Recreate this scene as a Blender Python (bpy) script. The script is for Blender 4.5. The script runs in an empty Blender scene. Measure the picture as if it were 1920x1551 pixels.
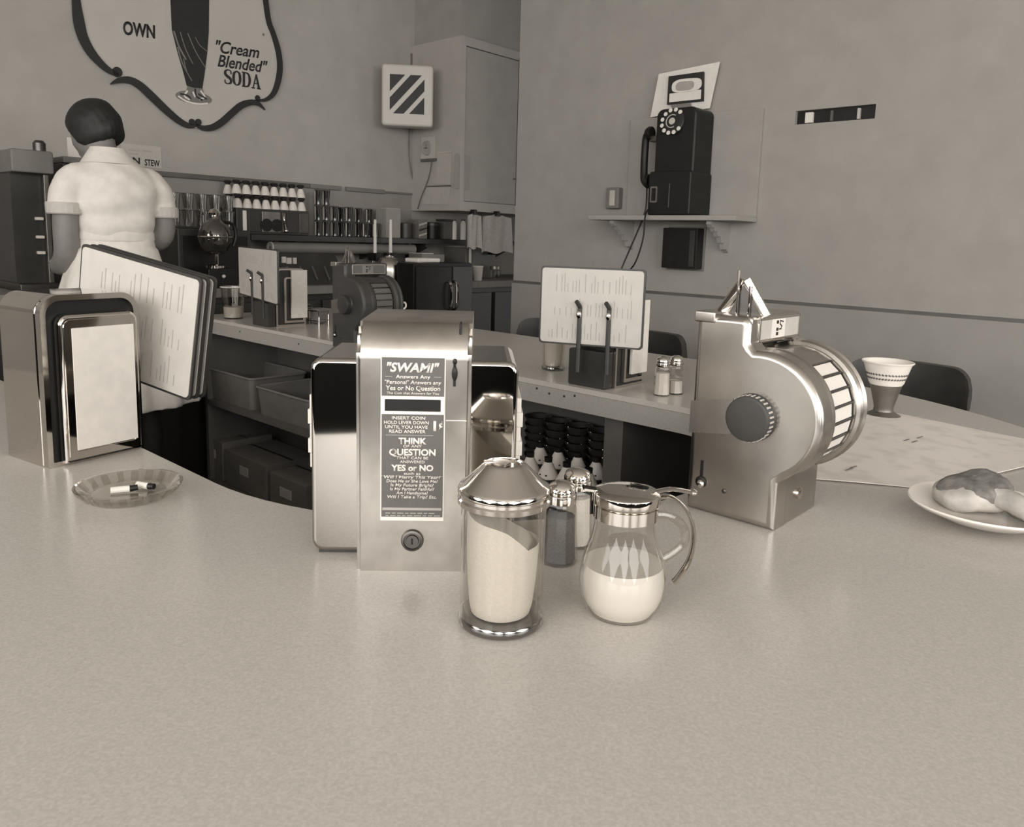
import bpy, bmesh, math, random
from mathutils import Vector, Matrix
random.seed(7)
R = math.radians
SC = bpy.context.scene
COL = SC.collection

# ------------------------------------------------------------------ camera
F, PX, PY, PITCH, ROLL, CH = 1450.0, 973.0, 661.0, R(8.3), R(1.67), 1.25
_fw = Vector((0, math.cos(PITCH), -math.sin(PITCH)))
_r0 = Vector((1, 0, 0)); _u0 = Vector((0, math.sin(PITCH), math.cos(PITCH)))
_r = _r0 * math.cos(ROLL) + _u0 * math.sin(ROLL)
_u = _u0 * math.cos(ROLL) - _r0 * math.sin(ROLL)
CAM = Vector((0, 0, CH))
cd = bpy.data.cameras.new('camera'); co = bpy.data.objects.new('camera', cd); COL.objects.link(co)
m = Matrix((_r, _u, -_fw)).transposed().to_4x4(); m.translation = CAM
co.matrix_world = m
cd.sensor_fit = 'HORIZONTAL'; cd.sensor_width = 36.0
cd.lens = F / 1920 * 36
cd.shift_x = (960 - PX) / 1920
cd.shift_y = (PY - 775.5) / 1920
cd.clip_start = 0.02
SC.camera = co

# ------------------------------------------------------------------ world, exposure
w = bpy.data.worlds.new('world'); SC.world = w; w.use_nodes = True
w.node_tree.nodes['Background'].inputs[0].default_value = (1, 0.985, 0.96, 1)
w.node_tree.nodes['Background'].inputs[1].default_value = 1.0
SC.view_settings.view_transform = 'Standard'
SC.view_settings.look = 'None'
SC.view_settings.exposure = 0.0
SC.view_settings.gamma = 1.0
SC.view_settings.use_curve_mapping = False

# room axes: t runs along the counter legs, n across them
AZ = R(48)
D1 = Vector((-math.sin(AZ), math.cos(AZ), 0)); NN = Vector((math.cos(AZ), math.sin(AZ), 0))
T_WALL, N_WALL, N_WIN, T_FRONT, CEIL = 3.83, 2.94, -2.5, -3.2, 3.0
ROT_L, ROT_R = 48.0, -42.0         # rotation of things set against the sign wall / the telephone wall
def W(t, n, z): return D1 * t + NN * n + Vector((0, 0, z))

# daylight through the storefront windows on the side behind the camera
WINDOWS = [(-2.9, -1.2), (-0.9, 0.8), (1.1, 2.3)]
WIN_Z = (1.0, 2.65)
FRONT_WINDOWS = [(-2.2, -.2), (.1, 2.2)]
for k_, (a, b) in enumerate(WINDOWS + FRONT_WINDOWS):
    ld = bpy.data.lights.new('window_daylight', 'AREA'); ld.shape = 'RECTANGLE'
    ld.size = b - a - .08; ld.size_y = WIN_Z[1] - WIN_Z[0] - .08; ld.energy = (54, 52, 26, 56, 56)[k_]; ld.color = (1, .98, .945)
    lo = bpy.data.objects.new('window_daylight', ld); COL.objects.link(lo)
    lo.location = W((a + b) / 2, N_WIN + .03, sum(WIN_Z) / 2) if k_ < 3 else W(T_FRONT + .03, (a + b) / 2, sum(WIN_Z) / 2)
    lo.rotation_euler = (NN if k_ < 3 else D1).to_track_quat('-Z', 'Z').to_euler()

# ------------------------------------------------------------------ pixel helpers
def ray(x, y): return _fw + _r * ((x - PX) / F) - _u * ((y - PY) / F)
def onz(x, y, z=.92):
    v = ray(x, y); return CAM + v * ((z - CH) / v.z)
def WL(x, y, t=T_WALL):
    v = ray(x, y); p = CAM + v * ((t - D1.dot(CAM)) / D1.dot(v)); return p.dot(NN), p.z
def WR(x, y, n=N_WALL):
    v = ray(x, y); p = CAM + v * ((n - NN.dot(CAM)) / NN.dot(v)); return -p.dot(D1), p.z

# ------------------------------------------------------------------ materials
def lin(c): c /= 255.0; return c / 12.92 if c <= .04045 else ((c + .055) / 1.055) ** 2.4
def tone(s): return (lin(s), lin(s * .973), lin(s * .94), 1)
def clear(s): return (lin(s), lin(s * .995), lin(s * .985), 1)
MATS = {}
def mat(name, s, rough=.6, metal=0.0, var=0.0, scale=20.0, bump=0.0, spec=.5, aniso=0.0, coat=0.0, s2=None, thr=None):
    if name in MATS: return MATS[name]
    m = bpy.data.materials.new(name); m.use_nodes = True; nt = m.node_tree; b = nt.nodes['Principled BSDF']
    b.inputs['Base Color'].default_value = tone(s); b.inputs['Roughness'].default_value = rough
    b.inputs['Metallic'].default_value = metal; b.inputs['Specular IOR Level'].default_value = spec
    if aniso: b.inputs['Anisotropic'].default_value = aniso
    if coat: b.inputs['Coat Weight'].default_value = coat
    if var or bump:
        tc = nt.nodes.new('ShaderNodeTexCoord'); nz = nt.nodes.new('ShaderNodeTexNoise')
        nz.inputs['Scale'].default_value = scale; nz.inputs['Detail'].default_value = 5
        nt.links.new(tc.outputs['Object'], nz.inputs['Vector'])
        if var:
            cr = nt.nodes.new('ShaderNodeValToRGB'); nt.links.new(nz.outputs['Fac'], cr.inputs['Fac'])
            a, z = (s - var, s + var) if s2 is None else (s, s2)
            lo, hi = (.3, .7) if thr is None else thr
            cr.color_ramp.elements[0].position = lo; cr.color_ramp.elements[1].position = hi
            cr.color_ramp.elements[0].color = tone(max(4, a)); cr.color_ramp.elements[1].color = tone(min(250, z))
            nt.links.new(cr.outputs['Color'], b.inputs['Base Color'])
        if bump:
            bp = nt.nodes.new('ShaderNodeBump'); bp.inputs['Strength'].default_value = bump; bp.inputs['Distance'].default_value = .004
            nt.links.new(nz.outputs['Fac'], bp.inputs['Height']); nt.links.new(bp.outputs['Normal'], b.inputs['Normal'])
    MATS[name] = m; return m
def glass(name, s=240, refl=1.0, base=.035):
    # thin-walled glass: clear straight through, mirror-like towards the edges
    m = bpy.data.materials.new(name); m.use_nodes = True; nt = m.node_tree; nt.nodes.remove(nt.nodes['Principled BSDF'])
    o = nt.nodes['Material Output']; mx = nt.nodes.new('ShaderNodeMixShader'); tr = nt.nodes.new('ShaderNodeBsdfTransparent')
    gl = nt.nodes.new('ShaderNodeBsdfGlossy'); fr = nt.nodes.new('ShaderNodeLayerWeight'); pw = nt.nodes.new('ShaderNodeMath'); ma = nt.nodes.new('ShaderNodeMath')
    tr.inputs[0].default_value = clear(s); gl.inputs['Roughness'].default_value = .02; gl.inputs[0].default_value = (refl, refl, refl, 1)
    fr.inputs['Blend'].default_value = .5; pw.operation = 'POWER'; pw.inputs[1].default_value = 4; ma.operation = 'MULTIPLY_ADD'; ma.inputs[1].default_value = .9; ma.inputs[2].default_value = base
    nt.links.new(fr.outputs['Facing'], pw.inputs[0]); nt.links.new(pw.outputs[0], ma.inputs[0])
    nt.links.new(ma.outputs[0], mx.inputs[0]); nt.links.new(tr.outputs[0], mx.inputs[1]); nt.links.new(gl.outputs[0], mx.inputs[2])
    nt.links.new(mx.outputs[0], o.inputs['Surface']); MATS[name] = m; return m

M_WALL_L = mat('sign_wall_paint', 170, .75, var=4, scale=9, bump=.05)
M_WALL_R = mat('telephone_wall_paint', 158, .7, var=4, scale=9, bump=.05)
M_WALL_D = mat('dado_paint', 150, .7, var=4, scale=9, bump=.05)
M_CEIL = mat('ceiling_paint', 205, .8, var=3, scale=3)
M_FLOOR = mat('floor_linoleum', 88, .5, var=8, scale=14)
M_COUNTER = mat('counter_laminate', 186, .23, var=8, scale=420, spec=.45)
M_EDGE = mat('counter_edge', 160, .38, var=6, scale=300)
M_DARKWOOD = mat('dark_panel', 98, .6, var=6, scale=8)
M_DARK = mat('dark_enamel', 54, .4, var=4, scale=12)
M_BLACK = mat('black_plastic', 30, .42, var=3, scale=30, spec=.3)
M_INK = mat('black_paint', 36, .55, var=3, scale=40)
M_CHROME = mat('chrome', 206, .06, 1.0, var=4, scale=4)
M_STEEL = mat('brushed_steel', 190, .3, 1.0, var=10, scale=40, aniso=.5)
M_STEEL2 = mat('satin_steel', 184, .27, 1.0, var=12, scale=14)
M_ALU = mat('dull_metal', 150, .42, 1.0, var=10, scale=25)
M_DKSTEEL = mat('dark_steel', 105, .4, 1.0, var=8, scale=25)
M_WHITE = mat('white_enamel', 225, .4, var=3, scale=10)
M_PAPER = mat('white_paper', 226, .85, var=4, scale=30)
M_NAPKIN = mat('napkin_paper', 222, .9, var=5, scale=60, bump=.1)
M_GREYPAPER = mat('grey_paper', 185, .85, var=5, scale=30)
M_CLOTH = mat('white_cotton', 226, .9, var=5, scale=40, bump=.15)
M_TOWEL = mat('grey_towel', 176, .95, var=7, scale=60, bump=.4)
M_SKIN = mat('skin', 128, .55, var=4, scale=25)
M_HAIR = mat('dark_hair', 32, .6, var=6, scale=60)
M_GREY = mat('grey_enamel', 120, .5, var=5, scale=12)
M_MID = mat('mid_grey', 95, .5, var=5, scale=12)
M_LTGREY = mat('light_grey', 190, .55, var=4, scale=12)
M_PANEL = mat('label_grey', 92, .45, var=4, scale=40)
M_PALE = mat('pale_print', 225, .7, var=2, scale=40)
M_FAINT = mat('faint_print', 166, .8, var=5, scale=40)
M_SUGAR = mat('sugar', 206, .9, var=4, scale=500, bump=.2)
M_CREAM = mat('cream', 208, .35, var=2, scale=20)
M_PEPPER = mat('ground_pepper', 92, .9, var=18, scale=900)
M_CERAMIC = mat('china', 232, .18, var=2, scale=10)
M_BREAD = mat('toasted_bread', 120, .8, s2=190, var=1, scale=30, bump=.5)
M_BREAD2 = mat('soft_bread', 178, .85, var=24, scale=40, bump=.4)
M_CARD = mat('dark_carton', 122, .7, var=6, scale=10)
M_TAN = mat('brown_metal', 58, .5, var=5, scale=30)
M_GLASS = glass('clear_glass', 246)
M_GLASS2 = glass('thick_glass', 240)
M_DKGLASS = glass('smoked_glass', 120)
M_PANE = glass('window_glass', 250)
M_BASE = glass('jar_base_glass', 205, base=.16)
M_TUMBLER = glass('pressed_glass', 215, base=.22)
M_MENU = mat('menu_paper', 196, .75, var=4, scale=30)
M_LEG_SHADE = mat('leg_shade', 40, .7, var=3, scale=30)  # dark tone painted on the legs for the shade under the skirt
M_CUPBOARD = mat('cupboard_paint', 176, .65, var=4, scale=9)
ORD = ['first', 'second', 'third', 'fourth', 'fifth', 'sixth', 'seventh', 'eighth', 'ninth', 'tenth']

# ------------------------------------------------------------------ mesh helpers
def bm_(): return bmesh.new()
def finish(name, bm, material, parent=None, ang=35, smooth=True):
    bmesh.ops.recalc_face_normals(bm, faces=bm.faces)
    me = bpy.data.meshes.new(name); bm.to_mesh(me); bm.free()
    mats = material if isinstance(material, (list, tuple)) else [material]
    for k in mats: me.materials.append(k)
    if smooth:
        me.polygons.foreach_set('use_smooth', [True] * len(me.polygons))
        me.set_sharp_from_angle(angle=R(ang))
    o = bpy.data.objects.new(name, me); COL.objects.link(o)
    if smooth:
        wn = o.modifiers.new('weighted_normal', 'WEIGHTED_NORMAL'); wn.keep_sharp = True; wn.weight = 60
    if parent: o.parent = parent
    return o
def tag(o, label, cat, group=None):
    o['label'] = label; o['category'] = cat
    if group: o['group'] = group
    return o
def thing(name, label, cat, loc=(0, 0, 0), rotz=0.0, group=None):
    o = bpy.data.objects.new(name, None); COL.objects.link(o); o.empty_display_size = .05
    o.location = loc; o.rotation_euler = (0, 0, R(rotz)); return tag(o, label, cat, group)
def struct(o, label, cat=None):
    o['kind'] = 'structure'; o['label'] = label
    if cat: o['category'] = cat
    return o
def dup(root, loc, rotz, label=None, group=None):
    r = root.copy(); COL.objects.link(r); r.location = loc; r.rotation_euler = (0, 0, R(rotz))
    if label: r['label'] = label
    if group: r['group'] = group
    for ch in list(root.children):
        c = ch.copy(); COL.objects.link(c); c.parent = r
        for g in list(ch.children):
            d = g.copy(); COL.objects.link(d); d.parent = c
    return r

def box(bm, c, s, bev=0.0, seg=2, rot=None, mi=0):
    b2 = bmesh.new(); bmesh.ops.create_cube(b2, size=1)
    for v in b2.verts: v.co = Vector((v.co.x * s[0], v.co.y * s[1], v.co.z * s[2]))
    if bev: bmesh.ops.bevel(b2, geom=list(b2.edges), offset=bev, segments=seg, affect='EDGES', profile=.5)
    M = Matrix.Translation(Vector(c))
    if rot is not None: M = M @ rot.to_4x4()
    _merge(bm, b2, M, mi)
def _merge(bm, b2, M=None, mi=0):
    mp = {}
    for v in b2.verts: mp[v] = bm.verts.new(M @ v.co if M is not None else v.co)
    for f in b2.faces:
        try:
            nf = bm.faces.new([mp[v] for v in f.verts]); nf.material_index = mi if mi else f.material_index
        except ValueError: pass
    b2.free()
def box2(bm, x0, x1, y0, y1, z0, z1, bev=0.0, seg=2, mi=0):
    box(bm, ((x0 + x1) / 2, (y0 + y1) / 2, (z0 + z1) / 2), (abs(x1 - x0), abs(y1 - y0), abs(z1 - z0)), bev, seg, None, mi)
def lathe(bm, prof, c=(0, 0, 0), seg=32, sx=1.0, sy=1.0, M=None, mi=0, closed=False):
    c = Vector(c); rings = []
    for r, z in prof:
        if r < 1e-6:
            p = c + Vector((0, 0, z)); rings.append([bm.verts.new(M @ p if M else p)])
        else:
            ring = []
            for i in range(seg):
                a = 2 * math.pi * i / seg; p = c + Vector((r * math.cos(a) * sx, r * math.sin(a) * sy, z))
                ring.append(bm.verts.new(M @ p if M else p))
            rings.append(ring)
    pairs = list(zip(rings, rings[1:])) + ([(rings[-1], rings[0])] if closed else [])
    for a, b in pairs:
        for i in range(seg):
            j = (i + 1) % seg
            q = [a[i % len(a)], a[j % len(a)], b[j % len(b)], b[i % len(b)]]
            q = list(dict.fromkeys(q))
            if len(q) > 2:
                f = bm.faces.new(q); f.material_index = mi
    return rings
def tube(bm, pts, r, seg=8, cap=True, mi=0, flat=1.0, closed=False):
    pts = [Vector(p) for p in pts]; n = len(pts); rs = r if isinstance(r, (list, tuple)) else [r] * n
    rings = []; up = None
    for i, p in enumerate(pts):
        if closed: d = (pts[(i + 1) % n] - pts[i - 1]).normalized()
        else: d = ((pts[min(i + 1, n - 1)] - pts[max(i - 1, 0)])).normalized()
        if up is None:
            up = Vector((0, 0, 1)) if abs(d.z) < .9 else Vector((1, 0, 0))
        a = d.cross(up); 
        if a.length < 1e-5: a = d.cross(Vector((0, 1, 0)))
        a.normalize(); b = a.cross(d).normalized(); up = b
        rings.append([bm.verts.new(p + (a * math.cos(2 * math.pi * k / seg) + b * math.sin(2 * math.pi * k / seg) * flat) * rs[i]) for k in range(seg)])
    prs = list(zip(rings, rings[1:])) + ([(rings[-1], rings[0])] if closed else [])
    for a, b in prs:
        for k in range(seg):
            f = bm.faces.new([a[k], a[(k + 1) % seg], b[(k + 1) % seg], b[k]]); f.material_index = mi
    if cap and not closed:
        for rg in (rings[0], rings[-1]):
            f = bm.faces.new(rg); f.material_index = mi
def loft(bm, rings, cap=True, mi=0):
    vs = [[bm.verts.new(p) for p in rg] for rg in rings]; n = len(vs[0])
    for a, b in zip(vs, vs[1:]):
        for k in range(n):
            f = bm.faces.new([a[k], a[(k + 1) % n], b[(k + 1) % n], b[k]]); f.material_index = mi
    if cap:
        for rg in (vs[0], vs[-1]): bm.faces.new(rg).material_index = mi
def ell(c, rx, ry, n=20, sq=1.0):
    out = []
    for k in range(n):
        a = 2 * math.pi * k / n; x, y = math.cos(a), math.sin(a)
        x = math.copysign(abs(x) ** sq, x); y = math.copysign(abs(y) ** sq, y)
        out.append(Vector((c[0] + rx * x, c[1] + ry * y, c[2])))
    return out
def prism(bm, poly, y0, y1, bev=0.0, seg=2, mi=0, M=None):
    """poly: (x, z) outline, extruded along y"""
    b2 = bmesh.new()
    f = b2.faces.new([b2.verts.new((x, y0, z)) for x, z in poly])
    r = bmesh.ops.extrude_face_region(b2, geom=[f]); ev = [v for v in r['geom'] if isinstance(v, bmesh.types.BMVert)]
    bmesh.ops.translate(b2, verts=ev, vec=(0, y1 - y0, 0))
    bmesh.ops.recalc_face_normals(b2, faces=b2.faces)
    if bev:
        es = [e for e in b2.edges if abs(e.verts[0].co.y - e.verts[1].co.y) < 1e-6 and e.verts[0].co.y < min(y0, y1) + 1e-6]
        bmesh.ops.bevel(b2, geom=es, offset=bev, segments=seg, affect='EDGES', profile=.5)
    _merge(bm, b2, M, mi)
def rrect(x0, x1, z0, z1, r, n=5, rb=None):
    rb = r if rb is None else rb; out = []
    for cx, cz, a0, rr in ((x1 - r, z1 - r, 0, r), (x0 + r, z1 - r, 90, r), (x0 + rb, z0 + rb, 180, rb), (x1 - rb, z0 + rb, 270, rb)):
        if rr < 1e-5: out.append((cx, cz)); continue
        for k in range(n + 1):
            a = R(a0 + 90 * k / n); out.append((cx + rr * math.cos(a), cz + rr * math.sin(a)))
    return out
def frame(bm, outer, inner, y0, y1, mi=0):
    """ring between two equal-count outlines, extruded along y"""
    n = len(outer)
    o0 = [bm.verts.new((x, y0, z)) for x, z in outer]; i0 = [bm.verts.new((x, y0, z)) for x, z in inner]
    o1 = [bm.verts.new((x, y1, z)) for x, z in outer]; i1 = [bm.verts.new((x, y1, z)) for x, z in inner]
    for k in range(n):
        j = (k + 1) % n
        for q in ((o0[k], o0[j], i0[j], i0[k]), (o1[k], o1[j], i1[j], i1[k]), (o0[k], o0[j], o1[j], o1[k]), (i0[k], i0[j], i1[j], i1[k])):
            bm.faces.new(q).material_index = mi
def sphere(bm, c, r, s=(1, 1, 1), u=16, v=10, mi=0):
    b2 = bmesh.new(); bmesh.ops.create_uvsphere(b2, u_segments=u, v_segments=v, radius=r)
    for x in b2.verts: x.co = Vector((x.co.x * s[0], x.co.y * s[1], x.co.z * s[2]))
    _merge(bm, b2, Matrix.Translation(Vector(c)), mi)
def cyl(bm, p0, p1, r, seg=16, mi=0, r2=None):
    tube(bm, [p0, p1], [r, r if r2 is None else r2], seg, mi=mi)
def ribbon(bm, pts, ws, y0, y1):
    """stroke of varying width in the x-z plane with thickness along y"""
    pts = [Vector((p[0], 0, p[1])) for p in pts]; n = len(pts); A = []; Bv = []
    for i, p in enumerate(pts):
        d = (pts[min(i + 1, n - 1)] - pts[max(i - 1, 0)]).normalized(); nrm = Vector((-d.z, 0, d.x))
        A.append(p + nrm * ws[i] / 2); Bv.append(p - nrm * ws[i] / 2)
    vs = []
    for a, b in zip(A, Bv): vs.append([bm.verts.new((q.x, y, q.z)) for q in (a, b) for y in (y0, y1)])
    for p, q in zip(vs, vs[1:]):
        for k in ((0, 2), (1, 3), (0, 1), (2, 3)): bm.faces.new([p[k[0]], p[k[1]], q[k[1]], q[k[0]]])
    for e in (vs[0], vs[-1]): bm.faces.new([e[0], e[1], e[3], e[2]])
def smooth_pts(pts, k=4):
    """Catmull-Rom through tuples of any length"""
    out = []; n = len(pts)
    for i in range(n - 1):
        p0, p1, p2, p3 = pts[max(i - 1, 0)], pts[i], pts[i + 1], pts[min(i + 2, n - 1)]
        for s in range(k):
            u = s / k
            out.append(tuple(.5 * (2 * b + (c - a) * u + (2 * a - 5 * b + 4 * c - d) * u * u + (3 * b - a - 3 * c + d) * u ** 3) for a, b, c, d in zip(p0, p1, p2, p3)))
    out.append(tuple(pts[-1])); return out
def text(name, s, x, z, h, material, parent, width=None, align='CENTER', y=0.0, bold=0.0, shear=0.0, depth=.0004, space=1.0, tilt=0.0, label=None):
    """lettering standing in the x-z plane, reading towards -y; h = cap height"""
    cu = bpy.data.curves.new(name, 'FONT'); cu.body = s; cu.size = 1; cu.align_x = 'LEFT'; cu.shear = shear; cu.offset = bold; cu.space_character = space
    cu.extrude = 0.0; cu.resolution_u = 3
    to = bpy.data.objects.new(name, cu); COL.objects.link(to)
    bpy.context.view_layer.update()
    me = bpy.data.meshes.new_from_object(to.evaluated_get(bpy.context.evaluated_depsgraph_get()))
    bpy.data.objects.remove(to); bpy.data.curves.remove(cu)
    xs = [v.co.x for v in me.vertices]
    x0, x1 = min(xs), max(xs); capx = .69
    sz = h / capx; sx = sz if width is None else width / (x1 - x0)
    off = {'CENTER': (x0 + x1) / 2, 'LEFT': x0, 'RIGHT': x1}[align]
    ct, st = math.cos(tilt), math.sin(tilt)
    for v in me.vertices:
        a, b = (v.co.x - off) * sx, v.co.y * sz
        v.co = Vector((x + a * ct - b * st, y, z + a * st + b * ct))
    b2 = bmesh.new(); b2.from_mesh(me); bpy.data.meshes.remove(me)
    r = bmesh.ops.extrude_face_region(b2, geom=list(b2.faces))
    bmesh.ops.translate(b2, verts=[v for v in r['geom'] if isinstance(v, bmesh.types.BMVert)], vec=(0, -depth, 0))
    o = finish(name, b2, material, parent, smooth=False)
    if label: o['label'] = label
    return o
def remesh(o, vox, it=4):
    md = o.modifiers.new('remesh', 'REMESH'); md.mode = 'VOXEL'; md.voxel_size = vox; md.use_smooth_shade = True
    s = o.modifiers.new('smooth', 'SMOOTH'); s.iterations = it; s.factor = .5
    bpy.context.view_layer.update()
    me = bpy.data.meshes.new_from_object(o.evaluated_get(bpy.context.evaluated_depsgraph_get()))
    o.modifiers.clear(); old = o.data; nm = old.name; o.data = me; bpy.data.meshes.remove(old); me.name = nm
    me.polygons.foreach_set('use_smooth', [True] * len(me.polygons))

# ================================================================== the room
def wallL(u, z=0.0, t=T_WALL): return W(t, u, z)
def wallR(u, z=0.0, n=N_WALL): return W(-u, n, z)
def room_obj(name, bm, m, label):
    o = finish(name, bm, m, smooth=False); o.rotation_euler = (0, 0, AZ); return struct(o, label)
# in this frame local x = n, local y = t
b = bm_(); box2(b, N_WIN - .2, 5.6, T_FRONT - .2, T_WALL + .2, -.1, 0); room_obj('floor', b, M_FLOOR, 'dark linoleum floor of the diner')
b = bm_(); box2(b, N_WIN - .2, 5.6, T_FRONT - .2, T_WALL + .2, CEIL, CEIL + .1); room_obj('ceiling', b, M_CEIL, 'pale painted ceiling')
b = bm_(); box2(b, N_WIN - .2, 5.6, T_WALL, T_WALL + .15, 0, CEIL); wl = room_obj('wall_left', b, M_WALL_L, 'grey painted wall carrying the soda sign')
b = bm_(); box2(b, 5.45, 5.6, 2.0, T_WALL, 0, CEIL); room_obj('wall_back', b, M_WALL_R, 'end wall of the kitchen nook')
b = bm_(); y0, y1 = T_FRONT - .15, T_FRONT
xs = [N_WIN - .15] + [v for ab in FRONT_WINDOWS for v in ab] + [5.6]
box2(b, xs[0], xs[-1], y0, y1, 0, WIN_Z[0]); box2(b, xs[0], xs[-1], y0, y1, WIN_Z[1], CEIL)
for k in range(0, len(xs), 2): box2(b, xs[k], xs[k + 1], y0, y1, WIN_Z[0], WIN_Z[1])
wf_ = room_obj('wall_front', b, M_WALL_D, 'street wall with two wide windows')
b = bm_(); box2(b, N_WIN, 2.9, T_FRONT - .001, T_FRONT + .02, 0, WIN_Z[0] - .02); finish('wainscot', b, M_BLACK, wf_, smooth=False)
for k, (a, c) in enumerate(FRONT_WINDOWS):
    b = bm_(); ym = T_FRONT - .08
    for x in (a + .02, (a + c) / 2, c - .02): box2(b, x - .02, x + .02, ym - .03, ym + .03, WIN_Z[0], WIN_Z[1])
    for z in (WIN_Z[0] + .02, WIN_Z[1] - .02): box2(b, a, c, ym - .03, ym + .03, z - .02, z + .02)
    wo = room_obj('window_%d' % (k + 4), b, M_LTGREY, 'wide street window with a centre mullion')
    for q0, q1 in ((a + .04, (a + c) / 2 - .02), ((a + c) / 2 + .02, c - .04)):
        b = bm_(); box2(b, q0, q1, ym - .003, ym + .003, WIN_Z[0] + .04, WIN_Z[1] - .04); finish('pane', b, M_PANE, wo, smooth=False)
# telephone wall with the narrow slot opening left in it
TE = 2.70; SU0, SU1, SZ0, SZ1 = -1.272, -.981, 1.712, 1.762
b = bm_()
x0, x1 = N_WALL, N_WALL + .12
box2(b, x0, x1, T_FRONT, TE, SZ1, CEIL); box2(b, x0, x1, T_FRONT, TE, 1.043, SZ0)
box2(b, x0, x1, T_FRONT, -SU1, SZ0, SZ1); box2(b, x0, x1, -SU0, TE, SZ0, SZ1)
wr = room_obj('wall_right', b, M_WALL_R, 'grey painted wall carrying the telephone')
b = bm_(); box2(b, x0 - .012, x1, T_FRONT, TE + .0, 0, 1.03); o = finish('dado_panel', b, M_WALL_D, wr, smooth=False)
b = bm_(); box2(b, x0 - .006, x1, T_FRONT, TE, 1.03, 1.043); o = finish('dado_groove', b, M_MID, wr, smooth=False)
b = bm_()
box2(b, x0 + .02, x0 + .024, -SU1 - .01, -SU0 + .01, SZ0 - .01, SZ1 + .01); o = finish('slot_back', b, M_BLACK, wr, smooth=False)
for k, (pa, pb) in enumerate(((1509, 1523), (1556, 1560), (1606, 1611))):
    ua, ub = WR(pa, 215)[0], WR(pb, 215)[0]
    b = bm_(); box2(b, x0 + .004, x0 + .019, -ub, -ua, SZ0 + .004, SZ1 - .008, .001); finish('slot_tab', b, [M_PALE, M_MID, M_LTGREY][k], wr, smooth=False)
# soffit above the kitchen cupboard
# storefront wall with three windows
b = bm_(); x0, x1 = N_WIN - .15, N_WIN
ys = [T_FRONT] + [v for ab in WINDOWS for v in ab] + [T_WALL]
box2(b, x0, x1, T_FRONT, T_WALL, 0, WIN_Z[0]); box2(b, x0, x1, T_FRONT, T_WALL, WIN_Z[1], CEIL)
for k in range(0, len(ys), 2): box2(b, x0, x1, ys[k], ys[k + 1], WIN_Z[0], WIN_Z[1])
ww = room_obj('wall_window', b, M_WALL_D, 'storefront wall with three wide windows')
b = bm_(); box2(b, N_WIN - .001, N_WIN + .02, T_FRONT, T_WALL, 0, WIN_Z[0] - .02); finish('wainscot', b, M_BLACK, ww, smooth=False)
for k, (a, c) in enumerate(WINDOWS):
    b = bm_(); xm = N_WIN - .08
    for y in (a + .02, (a + c) / 2, c - .02): box2(b, xm - .03, xm + .03, y - .02, y + .02, WIN_Z[0], WIN_Z[1])
    for z in (WIN_Z[0] + .02, WIN_Z[1] - .02): box2(b, xm - .03, xm + .03, a, c, z - .02, z + .02)
    wo = room_obj('window_%d' % (k + 1), b, M_LTGREY, 'wide storefront window with a centre mullion')
    for y0, y1 in ((a + .04, (a + c) / 2 - .02), ((a + c) / 2 + .02, c - .04)):
        b = bm_(); box2(b, xm - .003, xm + .003, y0, y1, WIN_Z[0] + .04, WIN_Z[1] - .04); finish('pane', b, M_PANE, wo, smooth=False)
# dark moulding along the sign wall
zl = 1.512
mo = bm_(); box2(mo, 1.2, 2.46, T_WALL - .022, T_WALL + .001, zl - .012, zl + .012, .004); o = finish('trim_1', mo, M_MID); o.rotation_euler = (0, 0, AZ); struct(o, 'dark moulding strip along the sign wall behind the waitress')
u0 = WL(578, 350)[0]; u1 = WL(637, 355)[0]; u2 = WL(646, 356)[0]; u3 = WL(718, 362)[0]; u4 = WL(775, 368)[0]
mo = bm_(); box2(mo, u0, u1, T_WALL - .022, T_WALL + .001, zl - .012, zl + .012, .004); o = finish('trim_2', mo, M_CARD); o.rotation_euler = (0, 0, AZ); struct(o, 'dark moulding strip right of the cup stacks')
mo = bm_(); box2(mo, u2, u3, T_WALL - .022, T_WALL + .001, zl - .012, zl + .012, .004); o = finish('trim_3', mo, M_CARD); o.rotation_euler = (0, 0, AZ); struct(o, 'dark moulding strip above the dark tumblers')
mo = bm_(); box2(mo, u3, u4, T_WALL - .014, T_WALL + .001, zl - .006, zl + .006, .003); o = finish('trim_4', mo, M_GREY); o.rotation_euler = (0, 0, AZ); struct(o, 'thin grey moulding strip beside the cupboard')
# painted lower band of the sign wall
mo = bm_(); box2(mo, N_WIN, 3.2, T_WALL - .006, T_WALL, 1.0, zl - .01); o = finish('wall_panel', mo, mat('lower_wall_paint', 146, .6, var=4, scale=9), wl, smooth=False)

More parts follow.
